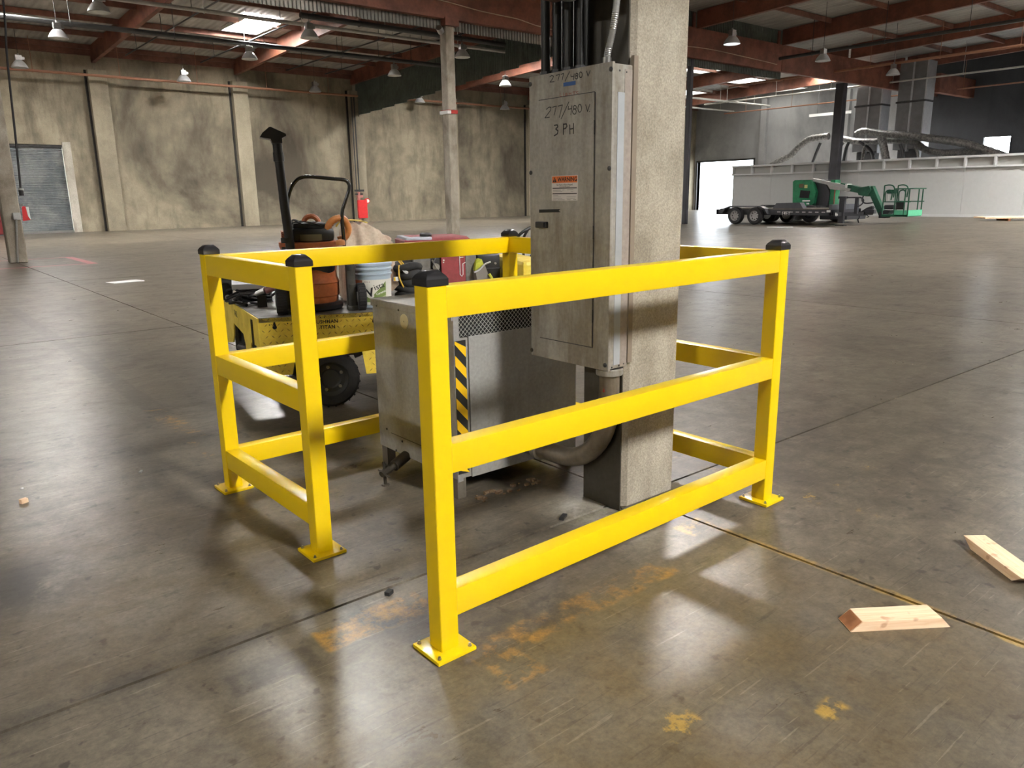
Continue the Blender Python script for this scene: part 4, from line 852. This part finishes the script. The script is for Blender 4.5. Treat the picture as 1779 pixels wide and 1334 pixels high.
# ------------------------------------------------------------------ wood blocks
m_pine = NT('fresh cut pine'); _p = m_pine.obj(); _g = m_pine.noise(m_pine.mapv(_p, (3, 40, 40)), 2.0, 6, .6, .6)
_k = m_pine.noise(_p, 16, 2, .5)
_c = m_pine.ramp(_g, [(.3, srgb(226, 186, 146)), (.6, srgb(244, 214, 180))]); _c = m_pine.mix(m_pine.math('MULTIPLY', m_pine.ramp(_k, [(.66, 0.0), (.74, 1.0)]), .5), _c, srgb(170, 104, 62)); m_pine.col(_c); m_pine.rough(.7); m_pine = m_pine.m
m_pine_end = dirty('pine end grain', srgb(190, 132, 92), srgb(120, 74, 48), .6, 20, .8, 0, False, 80)
def block(label, x, y, ang, L, w, h, cut0, cut1):
    o = thing('wood_block', label, 'wood block', (x, y, 0), ang)
    m = MB().loft([[(0, 0, 0), (L, 0, 0), (L, w, 0), (0, w, 0)], [(cut0, 0, h), (L - cut1, 0, h), (L - cut1, w, h), (cut0, w, h)]]).bevel(.0015, 1)
    m.build('board', m_pine, o)
    if cut0 < 0: MB().loft([[(.001, .003, .002), (cut0 - .0005, .003, h - .002), (cut0 - .0005, w - .003, h - .002), (.001, w - .003, .002)], [(-.0015, .003, .002), (cut0 - .002, .003, h - .002), (cut0 - .002, w - .003, h - .002), (-.0015, w - .003, .002)]]).build('end_grain', m_pine_end, o, label='darker cut end')
    if cut0 > 0: MB().loft([[(.0, .003, .002), (cut0 - .001, .003, h - .002), (cut0 - .001, w - .003, h - .002), (.0, w - .003, .002)], [(-.001, .003, .003), (cut0 - .002, .003, h - .001), (cut0 - .002, w - .003, h - .001), (-.001, w - .003, .003)]]).build('end_grain', m_pine_end, o, label='darker cut end')
    return o
block('pale pine block with mitred ends lying across the worn yellow floor line', 2.075, .952, math.radians(-35.5), .311, .078, .032, .035, .03)
block('pinkish pine block with undercut end lying near the right corner of the floor', 2.932, .941, math.radians(-129.1), .238, .08, .032, -.05, -.045)
# ------------------------------------------------------------------ green boom lift and trailer
m_green = dirty('green machine paint', srgb(36, 132, 88), srgb(24, 84, 60), .5, 3, .4, .1, False, 20)
m_green_d = dirty('dark green boom paint', srgb(34, 92, 68), srgb(22, 60, 48), .5, 3, .45, .1, False, 20)
m_trl = simple('dark trailer paint', srgb(52, 53, 58), .45)
m_tyre = simple('far tyre', (.03, .03, .032, 1), .8); m_whl = simple('silver wheel', (.5, .5, .5, 1), .35, .6)
def fwheel(o, u, v, r, w, side=-1, name='wheel', spokes=8):
    T = Matrix.Translation((u, v, r)) @ Matrix.Rotation(PI / 2 * side, 4, 'Y')
    t = MB().lathe([(r * .6, -w / 2), (r * .92, -w / 2), (r, -w * .3), (r, w * .3), (r * .92, w / 2), (r * .6, w / 2)], 24, T, False).build(name, m_tyre, o, .5)
    MB().lathe([(.001, w * .3), (r * .2, w * .3), (r * .25, w * .2), (r * .5, w * .2), (r * .58, w * .42), (r * .62, w * .42), (r * .62, -w * .4), (.001, -w * .4)], 20, T).build('rim', m_whl if name == 'wheel' else m_trl, t, .5)
    m = MB()
    for i in range(spokes): m.lathe([(r * .07, w * .19), (r * .07, w * .24)], 8, T @ Matrix.Translation((r * .42 * math.cos(2 * PI * i / spokes), r * .42 * math.sin(2 * PI * i / spokes), 0)))
    m.build('wheel_slot', m_hole, t, kind='stuff'); return t
tl = thing('flatbed_trailer', 'long dark tandem axle flatbed trailer parked in front of the green lift', 'trailer', (28.1, 17, 0))
def up(o): 
    for c in o.children: c.location = Vector(c.location) - o.location
    return o
MB().box(28.1, 28.22, 15.2, 20.4, .38, .6, .01).box(30.2, 30.32, 15.2, 20.4, .38, .6).box(28.1, 30.32, 20.3, 20.4, .38, .6).box(28.1, 30.32, 15.2, 15.32, .38, .6).build('frame', m_trl, tl)
m_plk = dirty('weathered deck plank', srgb(96, 88, 78), srgb(60, 55, 50), .5, 2, .8)
for k in range(7): MB().box(28.22, 30.2, 15.35 + k * .71, 15.35 + k * .71 + .69, .58, .63).build('plank', m_plk, tl)
for u, s in ((28.02, -1), (30.4, 1)):
    for v in (19.35, 18.42): fwheel(tl, u, v, .345, .24, s)
    MB().prism([(20.0, .42), (19.85, .66), (19.6, .74), (18.2, .74), (17.95, .64), (17.8, .42), (17.84, .42), (18.0, .62), (18.22, .70), (19.58, .70), (19.8, .64), (19.96, .42)], u - .14, u + .14, yz()).build('fender', m_trl, tl)
MB().prism([(17.9, .62), (17.75, .84), (16.72, .86), (16.55, .62)], 28.4, 28.7, yz()).build('ramp', simple('ramp grey', srgb(74, 76, 82), .5), tl)
MB().box(28.12, 30.2, 15.22, 15.34, .6, .79, .01).build('bulkhead', simple('grey bulkhead', srgb(84, 86, 92), .5), tl)
MB().box(28.42, 28.54, 14.9, 15.1, .1, 1.06).box(28.36, 28.6, 14.83, 15.17, 0, .03).box(28.4, 28.56, 14.85, 15.15, 1.0, 1.08).build('jack', m_trl, tl)
MB().box(28.46, 28.51, 14.3, 15.0, 1.01, 1.06).box(28.45, 28.53, 14.4, 14.52, .45, 1.06).build('winch_post', m_trl, tl)
MB().tube(smoothpath([(28.47, 14.36, 1.05), (28.47, 14.2, .95), (28.47, 14.25, .8), (28.47, 14.4, .7)], 5), .025, 6).build('hose', m_trl, tl)
MB().loft([[(28.15, 15.3, .36), (28.35, 15.3, .36), (28.35, 15.3, .5), (28.15, 15.3, .5)], [(28.9, 14.4, .36), (29.1, 14.4, .36), (29.1, 14.4, .5), (28.9, 14.4, .5)]]).loft([[(30.1, 15.3, .36), (30.3, 15.3, .36), (30.3, 15.3, .5), (30.1, 15.3, .5)], [(29.0, 14.4, .36), (29.2, 14.4, .36), (29.2, 14.4, .5), (29.0, 14.4, .5)]]).box(28.97, 29.1, 14.1, 14.6, .4, .52).box(28.94, 29.14, 14.0, 14.35, .44, .6, .03).prism([(14.55, .5), (14.3, .66), (14.12, .72), (14.07, .66), (14.2, .5)], 28.97, 29.12, yz()).build('tongue', m_trl, tl)
MB().tube([(29.0, 14.6, .42), (29.0, 14.56, .3), (29.0, 14.62, .22), (29.0, 14.57, .1)], .025, 6).tube([(29.0, 14.3, .4), (29.0, 14.2, .32), (29.0, 14.28, .3)], .02, 6).build('safety_chain', m_trl, tl)
for k in range(8): MB().box(28.09, 28.1, 17.35 - k * .27, 17.35 - k * .27 + .14, .485, .52).build('reflector', simple('reflector', srgb(176, 170, 172), .3) if k == 0 else bpy.data.materials['reflector'], tl)
MB().box(28.085, 28.1, 15.25, 15.4, .5, .58).build('decal', m_white, tl)
text_mesh('14ET', .19, m_white, 'lettering', tl, yzM(28.085, 17.1, .44), .002, 1, .002); text_mesh('Big Tex', .15, m_white, 'lettering', tl, yzM(28.1, 15.0, .43) @ Matrix.Rotation(-.9, 4, 'Y'), .002, 1, .002)
bl = thing('boom_lift', 'green articulating boom lift with its basket lowered before the white partition', 'boom lift', (31.5, 17.5, 0))
MB().box(31.0, 33.0, 17.3, 19.9, .4, .68, .04).build('chassis', m_trl, bl)
for u, s in ((30.95, -1), (33.05, 1)):
    for v in (19.5, 17.7): fwheel(bl, u, v, .36, .26, s, 'tyre', 6)
MB().box(31.2, 32.8, 16.2, 17.4, .12, .3, .02).build('outrigger', m_trl, bl)
tb = MB().prism([(18.76, .72), (17.95, .66), (17.78, .78), (17.72, 1.25), (17.84, 1.55), (18.0, 1.76), (18.74, 1.76), (18.82, 1.7)], 31.3, 32.2, yz()).bevel(.05, 2).build('turntable_cover', m_green, bl)
MB().prism([(18.45, 1.02), (18.02, 1.0), (17.98, 1.3), (18.42, 1.34)], 31.28, 31.32, yz()).build('control_recess', m_hole, tb)
MB().box(31.28, 31.3, 18.12, 18.25, 1.42, 1.56).build('decal', simple('pale yellow decal', srgb(206, 206, 140), .5), tb); MB().box(31.28, 31.3, 17.95, 18.3, .86, .92).box(31.28, 31.3, 17.98, 18.1, .74, .8).build('decal', m_white, tb)
MB().box(31.27, 31.3, 18.3, 18.5, 1.44, 1.6).build('grille', simple('rust grille', srgb(96, 84, 60), .6), tb)
MB().prism([(17.8, .65), (17.25, .62), (17.2, 1.2), (17.5, 1.74), (17.98, 1.78), (17.75, 1.3)], 31.5, 32.1, yz()).build('mast', m_trl, bl)
MB().box(31.55, 32.0, 17.02, 17.22, .68, 1.74, .02).build('riser', m_green, bl); MB().box(31.53, 31.56, 16.98, 17.02, .75, 1.45).build('cylinder_rod', simple('dull orange cylinder', srgb(160, 96, 80), .5), bl)
def beam(P, Q, h0, h1, w, name, mat, u0=31.5):
    P, Q = Vector(P), Vector(Q); d = (Q - P).normalized(); n = Vector((-d.y, d.x))
    return MB().prism([tuple(P + n * h0), tuple(Q + n * h1), tuple(Q - n * h1), tuple(P - n * h0)], u0, u0 + w, yz()).bevel(.01, 1).build(name, mat, bl)
beam((18.0, 1.76), (16.5, 1.44), .06, .07, .34, 'boom', simple('pale grey boom', srgb(168, 168, 166), .5), 31.42)
beam((16.75, 1.48), (15.7, 1.25), .13, .11, .3, 'boom', m_green_d, 31.45)
MB().prism([(17.3, 1.55), (17.15, 1.36), (16.3, 1.26), (16.25, 1.36)], 31.4, 31.5, yz()).build('boom_cover', simple('pale grey cover', srgb(172, 170, 164), .5), bl)
MB().box(31.4, 31.8, 16.42, 16.5, 1.24, 1.56).build('collar', m_white, bl)
MB().prism([(16.0, 1.3), (15.9, 1.1), (15.55, 1.05), (15.42, 1.3), (15.5, 1.46), (15.8, 1.42)], 31.42, 31.84, yz()).build('knuckle', m_green_d, bl)
beam((15.5, 1.4), (14.9, .3), .12, .11, .24, 'jib', m_green_d, 31.48)
MB().prism([(15.0, .42), (14.98, .2), (14.72, .2), (14.55, .5), (14.75, .52)], 31.4, 31.8, yz()).build('jib_head', m_trl, bl)
MB().tube(smoothpath([(31.45, 15.7, 1.1), (31.45, 15.75, .9), (31.45, 15.6, .78), (31.45, 15.3, .8)], 5), .03, 6).build('hydraulic_hose', m_trl, bl)
bs = MB().box(31.0, 32.2, 13.68, 14.7, .27, .36, .01).build('basket', m_green_d, bl)
MB().box(31.0, 31.04, 13.68, 14.2, .3, .52).box(31.0, 32.2, 13.66, 13.7, .3, .52).build('toe_board', simple('light green toe board', srgb(86, 176, 136), .45), bs)
m = MB()
for v in (13.7, 13.85, 14.22, 14.68):
    for u in (31.02, 32.18): m.cyl((u, v, .34), (u, v, 1.33 if v < 14.5 else 1.46), .026, 8)
for u in (31.02, 32.18):
    m.cyl((u, 13.6, 1.33), (u, 14.25, 1.33), .022, 8); m.cyl((u, 13.62, .84), (u, 14.68, .84), .02, 8)
    m.tube(smoothpath([(u, 14.68, 1.46), (u, 14.5, 1.48), (u, 14.35, 1.44), (u, 14.28, 1.3), (u, 14.3, 1.0)], 5), .026, 8)
    m.tube(smoothpath([(u, 14.6, .82), (u, 14.62, 1.2), (u, 14.45, 1.28), (u, 14.36, 1.15), (u, 14.38, .9)], 5), .026, 8)
m.cyl((31.02, 13.6, 1.33), (32.18, 13.6, 1.33), .022, 8)
m.build('rail', m_green_d, bs, .7)
MB().box(31.05, 31.3, 14.3, 14.6, 1.15, 1.3, .02).build('control_box', m_green_d, bs); MB().box(31.04, 31.06, 14.35, 14.52, .88, 1.12).build('paper', m_white, bs); MB().box(31.0, 31.04, 13.85, 14.15, .55, .82).build('mesh_gate', m_hole, bs); MB().box(31.1, 31.6, 14.3, 14.68, .55, .72, .05).build('seat_box', m_trl, bs)
# ------------------------------------------------------------------ flexible ducts over the partition
def foil():
    k = NT('crinkled foil duct'); p = k.obj(); f = k.noise(p, 9, 5, .8); w = k.noise(p, 30, 3, .7)
    k.col(k.ramp(f, [(.35, srgb(52, 51, 50)), (.6, srgb(140, 138, 134))])); k.b.inputs['Metallic'].default_value = .45; k.rough(.3); k.bump(k.mix(.5, f, w), .8, .05); return k.m
m_foil = foil()
def duct(label, P, r, mat=None, cat='duct'):
    P = smoothpath(P, 7); o = MB().tube(P, [r * (1 + .07 * math.sin(i * 2.4)) for i in range(len(P))], 10).build('flexible_duct', mat or m_foil, None, 1.0); return tag(o, label, cat)
D = 43
duct('longest foil duct sagging along the partition top to the bright window', [(D, 22.2, 4.3), (D, 21.8, 4.44), (D, 20.85, 4.26), (D, 19.3, 4.04), (D, 18.1, 3.82), (D, 17.0, 3.61), (D, 16.2, 3.38), (D, 15.2, 3.0), (D, 14.2, 2.6)], .19)
duct('bent foil duct left of the dark column rising over the partition', [(D - .4, 23.6, 4.28), (D - .4, 24.2, 4.25), (D - .4, 24.8, 4.17), (D - .4, 25.4, 3.8), (D - .4, 25.9, 3.35), (D - .4, 26.8, 3.0), (D - .4, 27.3, 2.75)], .19)
duct('second foil duct dipping in the middle behind the longest one', [(D + .55, 23.4, 4.2), (D + .55, 22.5, 3.98), (D + .55, 21.3, 3.9), (D + .55, 20.2, 3.9), (D + .55, 19.3, 3.75), (D + .55, 18.6, 3.3), (D + .55, 17.7, 3.1), (D + .55, 16.6, 3.1), (D + .55, 15.9, 2.95), (D + .55, 15.4, 2.58)], .17)
duct('short upright foil duct dropping to the partition roof', [(D - .5, 20.55, 4.05), (D - .5, 20.4, 3.6), (D - .5, 20.2, 2.9), (D - .5, 20.15, 2.45)], .2)
m_bdk = simple('black flexible hose', (.02, .02, .022, 1), .3)
for i, (a, b, c) in enumerate((((22.1, 3.92), (21.4, 3.4), (21.1, 2.6)), ((23.0, 3.94), (23.2, 3.6), (23.4, 2.6)), ((22.7, 3.95), (22.85, 3.5), (22.95, 2.6)), ((21.7, 3.8), (21.8, 3.4), (21.85, 2.6)), ((19.85, 3.65), (19.7, 3.3), (19.55, 2.6)), ((19.1, 3.5), (18.9, 3.2), (18.8, 2.6)), ((24.4, 4.0), (24.6, 3.5), (24.9, 2.6)))):
    L = ['fifth counted from the bright window', 'second counted from the left', 'third counted from the left', 'next to the sagging middle duct', 'second counted from the bright window', 'nearest the bright window', 'just left of the dark column'][i]
    duct('thin dark hose dropping behind the partition, ' + L, [(D + .2, *a), (D + .2, *b), (D + .2, *c)], .085, m_foil if i % 2 else m_bdk, 'hose')
m_wrap = simple('grey wrapped duct', srgb(120, 120, 122), .45, .2, .15, 2)
for lab, v0, v1 in (('tall wrapped duct riser next to the dark column behind the partition', 21.45, 22.9), ('tall wrapped duct riser right of its twin behind the partition', 19.15, 20.6)):
    o = thing('duct_riser', lab, 'duct', (44, v0, 2.41))
    for a, b in ((v0, v0 + (v1 - v0) * .46), (v0 + (v1 - v0) * .52, v1)): MB().box(0, .9, a - v0, b - v0, 1.0, 5.45, .02).build('duct_panel', m_wrap, o)
    MB().box(-.03, .93, (v1 - v0) * .46, (v1 - v0) * .52, .9, 5.45).box(-.04, .95, -.03, 0.03, .9, 5.45).build('edge_strip', simple('pale plastic edge', srgb(176, 178, 182), .3), o)
    MB().box(-.05, .95, -.05, v1 - v0 + .05, 3.4, 3.5).build('strap', m_dark_steel, o); MB().box(.2, .7, .2, v1 - v0 - .2, 0.0, 1.02).build('base_duct', m_dark_steel, o)
o = MB().box(45.0, 49.6, 18.9, 19.25, 6.3, 7.25).build('timber_stub', m_wood_beam); tag(o, 'short red brown timber beam stub by the wrapped risers', 'beam')
# ------------------------------------------------------------------ high bay lamps
m_alu = simple('spun aluminium reflector', (.62, .63, .64, 1), .3, .5)
m_lens = simple('lamp lens', (.6, .6, .58, 1), .25)
def lamp(label, u, v, z=6.5):
    o = thing('high_bay_lamp', label, 'lamp', (u, v, z), 0, 'high bay lamps under the roof')
    MB().lathe([(.285, -.2), (.29, -.19), (.25, -.1), (.18, .0), (.12, .06), (.1, .065), (.1, .06), (.17, -.01), (.24, -.1), (.28, -.2)], 20).build('reflector', m_alu, o, .6)
    MB().lathe([(.001, -.205), (.27, -.2), (.28, -.19), (.001, -.19)], 20).build('lens', m_lens, o, .5)
    MB().box(-.11, .11, -.09, .09, .06, .26, .02).lathe([(.03, .26), (.03, .32)], 10).build('ballast', m_steel, o)
    MB().box(.11, .2, -.04, .04, .1, .2, .01).build('sensor', m_steel, o)
    MB().cyl((0, 0, .3), (0, 0, rz_(v) - z - .02), .008, 6).build('hanger', m_dark_steel, o)
for l, u, v in (('high bay lamp above the roll up door, nearer of the two there', 5.57, 29.15), ('high bay lamp close to the wall above the roll up door', 5.43, 36.08),
    ('high bay lamp directly beneath the brightest skylight', 11.83, 29.47), ('high bay lamp against the wall between the first two pilasters', 11.57, 36.34),
    ('high bay lamp just left of the stepped draft curtain', 18.27, 29.95), ('high bay lamp beside the concrete column with the red band', 18.06, 24.74),
    ('high bay lamp near the wall left of the stepped curtain end', 17.73, 36.43), ('bright high bay lamp between the banded column and the panel', 24.24, 29.84),
    ('far high bay lamp low beside the top of the panel', 30.5, 37.63), ('high bay lamp by the wall seen just under the stepped curtain', 24.42, 37.52),
    ('largest high bay lamp cut by the top edge of the view', 5.79, 24.67), ('high bay lamp in front of the sunlit orange beam', 11.94, 24.66),
    ('high bay lamp right of the near concrete column', 24.24, 17.29), ('high bay lamp above the white partition corner', 30.35, 17.32), ('high bay lamp in front of the wrapped duct risers', 36.59, 17.44)):
    lamp(l, u, v)
# ------------------------------------------------------------------ sprinkler pipes
m_pipe = simple('dark sprinkler pipe', (.05, .05, .05, 1), .5, .3); m_pipe2 = simple('pale galvanised pipe', (.5, .48, .44, 1), .4, .3); m_pipe3 = simple('rusty red pipe', srgb(150, 106, 82), .6)
def pipe(label, P, Q, r, mat, hang=0):
    o = MB().cyl(P, Q, r, 10).build('sprinkler_pipe', mat, None, .8); tag(o, label, 'pipe')
    P, Q = Vector(P), Vector(Q); L = (Q - P).length; n = int(L / 3.075)
    for i in range(n):
        p = P + (Q - P) * ((i + .5) / n)
        MB().cyl((p.x, p.y, p.z), (p.x, p.y, rz_(p.y) - .05), .012, 6).lathe([(r * 1.25, -.02), (r * 1.25, .02)], 10, Matrix.Translation(p) @ (Q - P).to_track_quat('Z', 'Y').to_matrix().to_4x4()).build('hanger', mat, o)
    return o
pipe('dark sprinkler main crossing the left bays below the skylight', (-2, 29.85, 6.9), (20.7, 29.85, 6.9), .085, m_pipe)
pipe('pale sprinkler main running right past the banded column top', (1, 25.6, 6.92), (23.4, 25.8, 6.92), .06, m_pipe2)
pipe('dark heavier pipe tight above the pale main', (12, 25.35, 7.12), (20.7, 25.5, 7.12), .09, m_pipe)
pipe('rusty pipe running along the top of the left wall', (-2, 37.5, 6.45), (20.6, 37.5, 6.4), .055, m_pipe3)
pipe('rusty pipe along the wall beyond the stepped curtain', (21.3, 37.98, 6.5), (36, 37.98, 6.5), .055, m_pipe3)
for u, l in ((9.5, 'branch pipe by the first beam of the left bays'), (12.6, 'branch pipe beside the bright skylight'), (16.6, 'branch pipe left of the banded column'), (18.6, 'branch pipe nearest the stepped curtain')):
    pipe('thin dark sprinkler ' + l, (u, 23, 7.3), (u, 37, 7.25), .028, m_pipe)
pipe('dark sprinkler main over the right hall nearest the near column', (32.3, 5, 7.0), (32.3, 20.5, 7.0), .07, m_pipe)
pipe('reddish sprinkler main passing in front of the dark column top', (37.8, 5, 7.0), (37.8, 27, 6.95), .06, m_pipe3)
pipe('thin sprinkler line crossing the wrapped risers', (44.2 - .6, 12, 6.9), (43.6, 33, 6.9), .045, m_pipe2)
pipe('lowest thin sprinkler line over the white partition', (47.2, 10, 6.6), (47.2, 34, 6.6), .04, m_pipe3)
pipe('pale pipe running away under the far lit roof', (34, 31.6, 7.0), (49, 31.6, 7.0), .06, m_pipe2)
pipe('pale pipe running away close to the far left roof edge', (30, 34.5, 6.9), (49, 34.5, 6.9), .05, m_pipe2)
o = MB().box(44.5, 44.6, 23.4, 26, 5.6, 5.75).build('tube_light', m_white); tag(o, 'pale unlit tube light hanging before the far grey wall', 'light')
MB().cyl((44.55, 24, 5.75), (44.55, 24, rz_(24)), .01, 6).cyl((44.55, 25.5, 5.75), (44.55, 25.5, rz_(25.5)), .01, 6).build('hanger', m_dark_steel, o)
o = MB().tube(smoothpath([(10, 20.88, 7.4), (13, 20.87, 7.15), (14.7, 20.86, 7.05), (16, 20.86, 6.95), (17.5, 20.86, 6.9), (18.7, 20.86, 6.77), (22, 20.86, 6.7), (26.9, 20.86, 6.98), (30.5, 20.86, 6.92), (32.7, 20.86, 6.84)], 5), .016, 6).build('cable', simple('pale cable', srgb(190, 166, 140), .5)); tag(o, 'pale cable stapled along the long girder', 'cable')
# ------------------------------------------------------------------ wall riser, sign, cord, cabinet, litter
o = thing('sprinkler_riser', 'red fire riser with gauges and a bell on the wall pilaster', 'fire riser', (20.7, 38.0, 0))
MB().cyl((-.2, 0, 1.7), (-.2, 0, 6.4), .03, 8).cyl((-.05, 0, 1.6), (-.05, 0, 6.4), .035, 8).build('pipe', m_pipe, o); MB().box(-.32, .2, -.08, .06, 1.62, 1.72).box(-.3, .12, -.08, .06, 1.45, 1.52).build('bracket', m_dark_steel, o)
m_redp = simple('fire red paint', srgb(206, 44, 46), .5)
MB().cyl((-.12, -.03, .02), (-.12, -.03, 1.6), .08, 12).box(-.2, .1, -.1, .08, 1.3, 1.44, .02).build('valve', simple('pinkish valve', srgb(186, 120, 112), .5), o)
MB().box(-.24, .3, -.16, -.02, .22, 1.18, .02).build('cover', m_redp, o); MB().cyl((.36, -.1, 1.12), (.36, .05, 1.12), .14, 16).build('bell', m_redp, o, .6); MB().cyl((.36, -.13, 1.12), (.36, -.09, 1.12), .09, 16).build('bell_plate', m_white, o)
o = thing('extinguisher_sign', 'small red and white folded sign sticking out of the left edge column', 'sign', (2.65, 20.12, .9))
MB().prism([(-.02, 0), (.13, .02), (.1, .3), (-.0, .32)], -.01, 0, xz(0)).build('panel', m_redp, o); MB().prism([(.09, .1), (.13, .02), (.125, .3), (.07, .3)], -.02, -.011, xz(0)).build('panel', m_white, o); MB().cyl((-.03, .0, .3), (.03, .0, .36), .03, 8).build('bracket', m_steel, o)
o = thing('power_cord', 'black power drop cord hanging beside the left edge column', 'cord', (2.71, 20.3, 1.5))
MB().tube(smoothpath([(0, 0, .1), (.05, 0, 1.0), (.14, 0, 2.8), (.23, 0, 3.9), (.3, .1, 6.8)], 6), .022, 8).build('cord', m_rubber, o, .8); MB().cyl((0, 0, -.06), (0, 0, .06), .05, 12).build('connector', m_black, o, .6); MB().cyl((0, 0, .06), (.005, 0, .1), .055, 12).build('collar', m_steel, o, .6)
o = thing('red_cabinet', 'dark red cabinet against the wall behind the left edge column', 'cabinet', (3.3, 37.9, 0)); MB().box(-.9, .92, -.3, .2, .05, 1.9, .02).build('body', simple('dark red paint', srgb(110, 26, 30), .5), o); MB().box(-.9, .9, -.28, .18, 0, .06).build('plinth', m_dark_steel, o); MB().box(.0, .012, -.305, -.29, .15, 1.85).build('door_seam', m_dark_steel, o)
def litter(label, cat, x, y, sx, sy, h, mat, a=0):
    o = MB().box(-sx / 2, sx / 2, -sy / 2, sy / 2, 0, h, min(.002, h * .3)).build('litter', mat); o.location = (x, y, 0); o.rotation_euler = (0, 0, a); tag(o, label, cat)
litter('flat white patch on the floor in the left hall', 'sheet', 3.1, 13.8, .5, .3, .01, m_white, .2); litter('white flat scrap on the floor in front of the trailer', 'sheet', 26.1, 16.1, .9, .25, .02, m_white, -.9)  # the first piece is only a thin white patch
litter('small tan cube of debris at the left on the floor', 'debris', .33, 3.82, .03, .022, .02, m_pine, .4); litter('pale chip beside the tan cube on the left floor', 'debris', .35, 4.02, .012, .01, .006, m_white, .4)
litter('silver foil scrap on the floor left of the barrier', 'debris', .83, 3.89, .03, .012, .008, m_steel, 1.0); litter('dark scrap on the floor before the column foot', 'debris', 2.0, 2.13, .05, .02, .012, m_dark_steel, .5); litter('dark wad on the floor joint left of the opening', 'debris', 1.14, 2.06, .028, .02, .014, m_rubber, .5)
m = MB(); rnd = random.Random(5)
for i in range(26): 
    x, y = rnd.uniform(1.86, 2.2), 2.53 + rnd.uniform(-.05, .03); s = rnd.uniform(.004, .014); m.box(x - s, x + s, y - s * .7, y + s * .7, 0, s * .9)
o = m.build('crumbs', simple('rusty crumbs', srgb(130, 108, 84), .9)); tag(o, 'brown crumbs swept along the transformer foot', 'crumbs', kind='stuff')
o = thing('plank_stack', 'low stack of pale planks on the floor near the partition', 'planks', (36.6, 11.6, 0), .75)
for i in range(3): MB().box(-.55 + i * .36, -.55 + i * .36 + .34, -1.6, 1.6, .1, .16, .005).build('plank', m_pine, o)
MB().box(-.5, .5, -.9, -.8, 0, .1).box(-.5, .5, .6, .7, 0, .1).build('bearer', m_pine_end, o)
for o in (tl, bl): up(o)

# things whose only piece is one mesh become that mesh
bpy.context.view_layer.update()
for o in list(COL.objects):
    if o.type == 'EMPTY' and o.parent is None and len(o.children) == 1 and not o.children[0].children:
        c = o.children[0]; n = o.name; mw = c.matrix_world.copy(); c.parent = None; c.matrix_world = mw
        for k in ('label', 'category', 'group', 'kind'):
            if k in o: c[k] = o[k]
        bpy.data.objects.remove(o); c.name = n
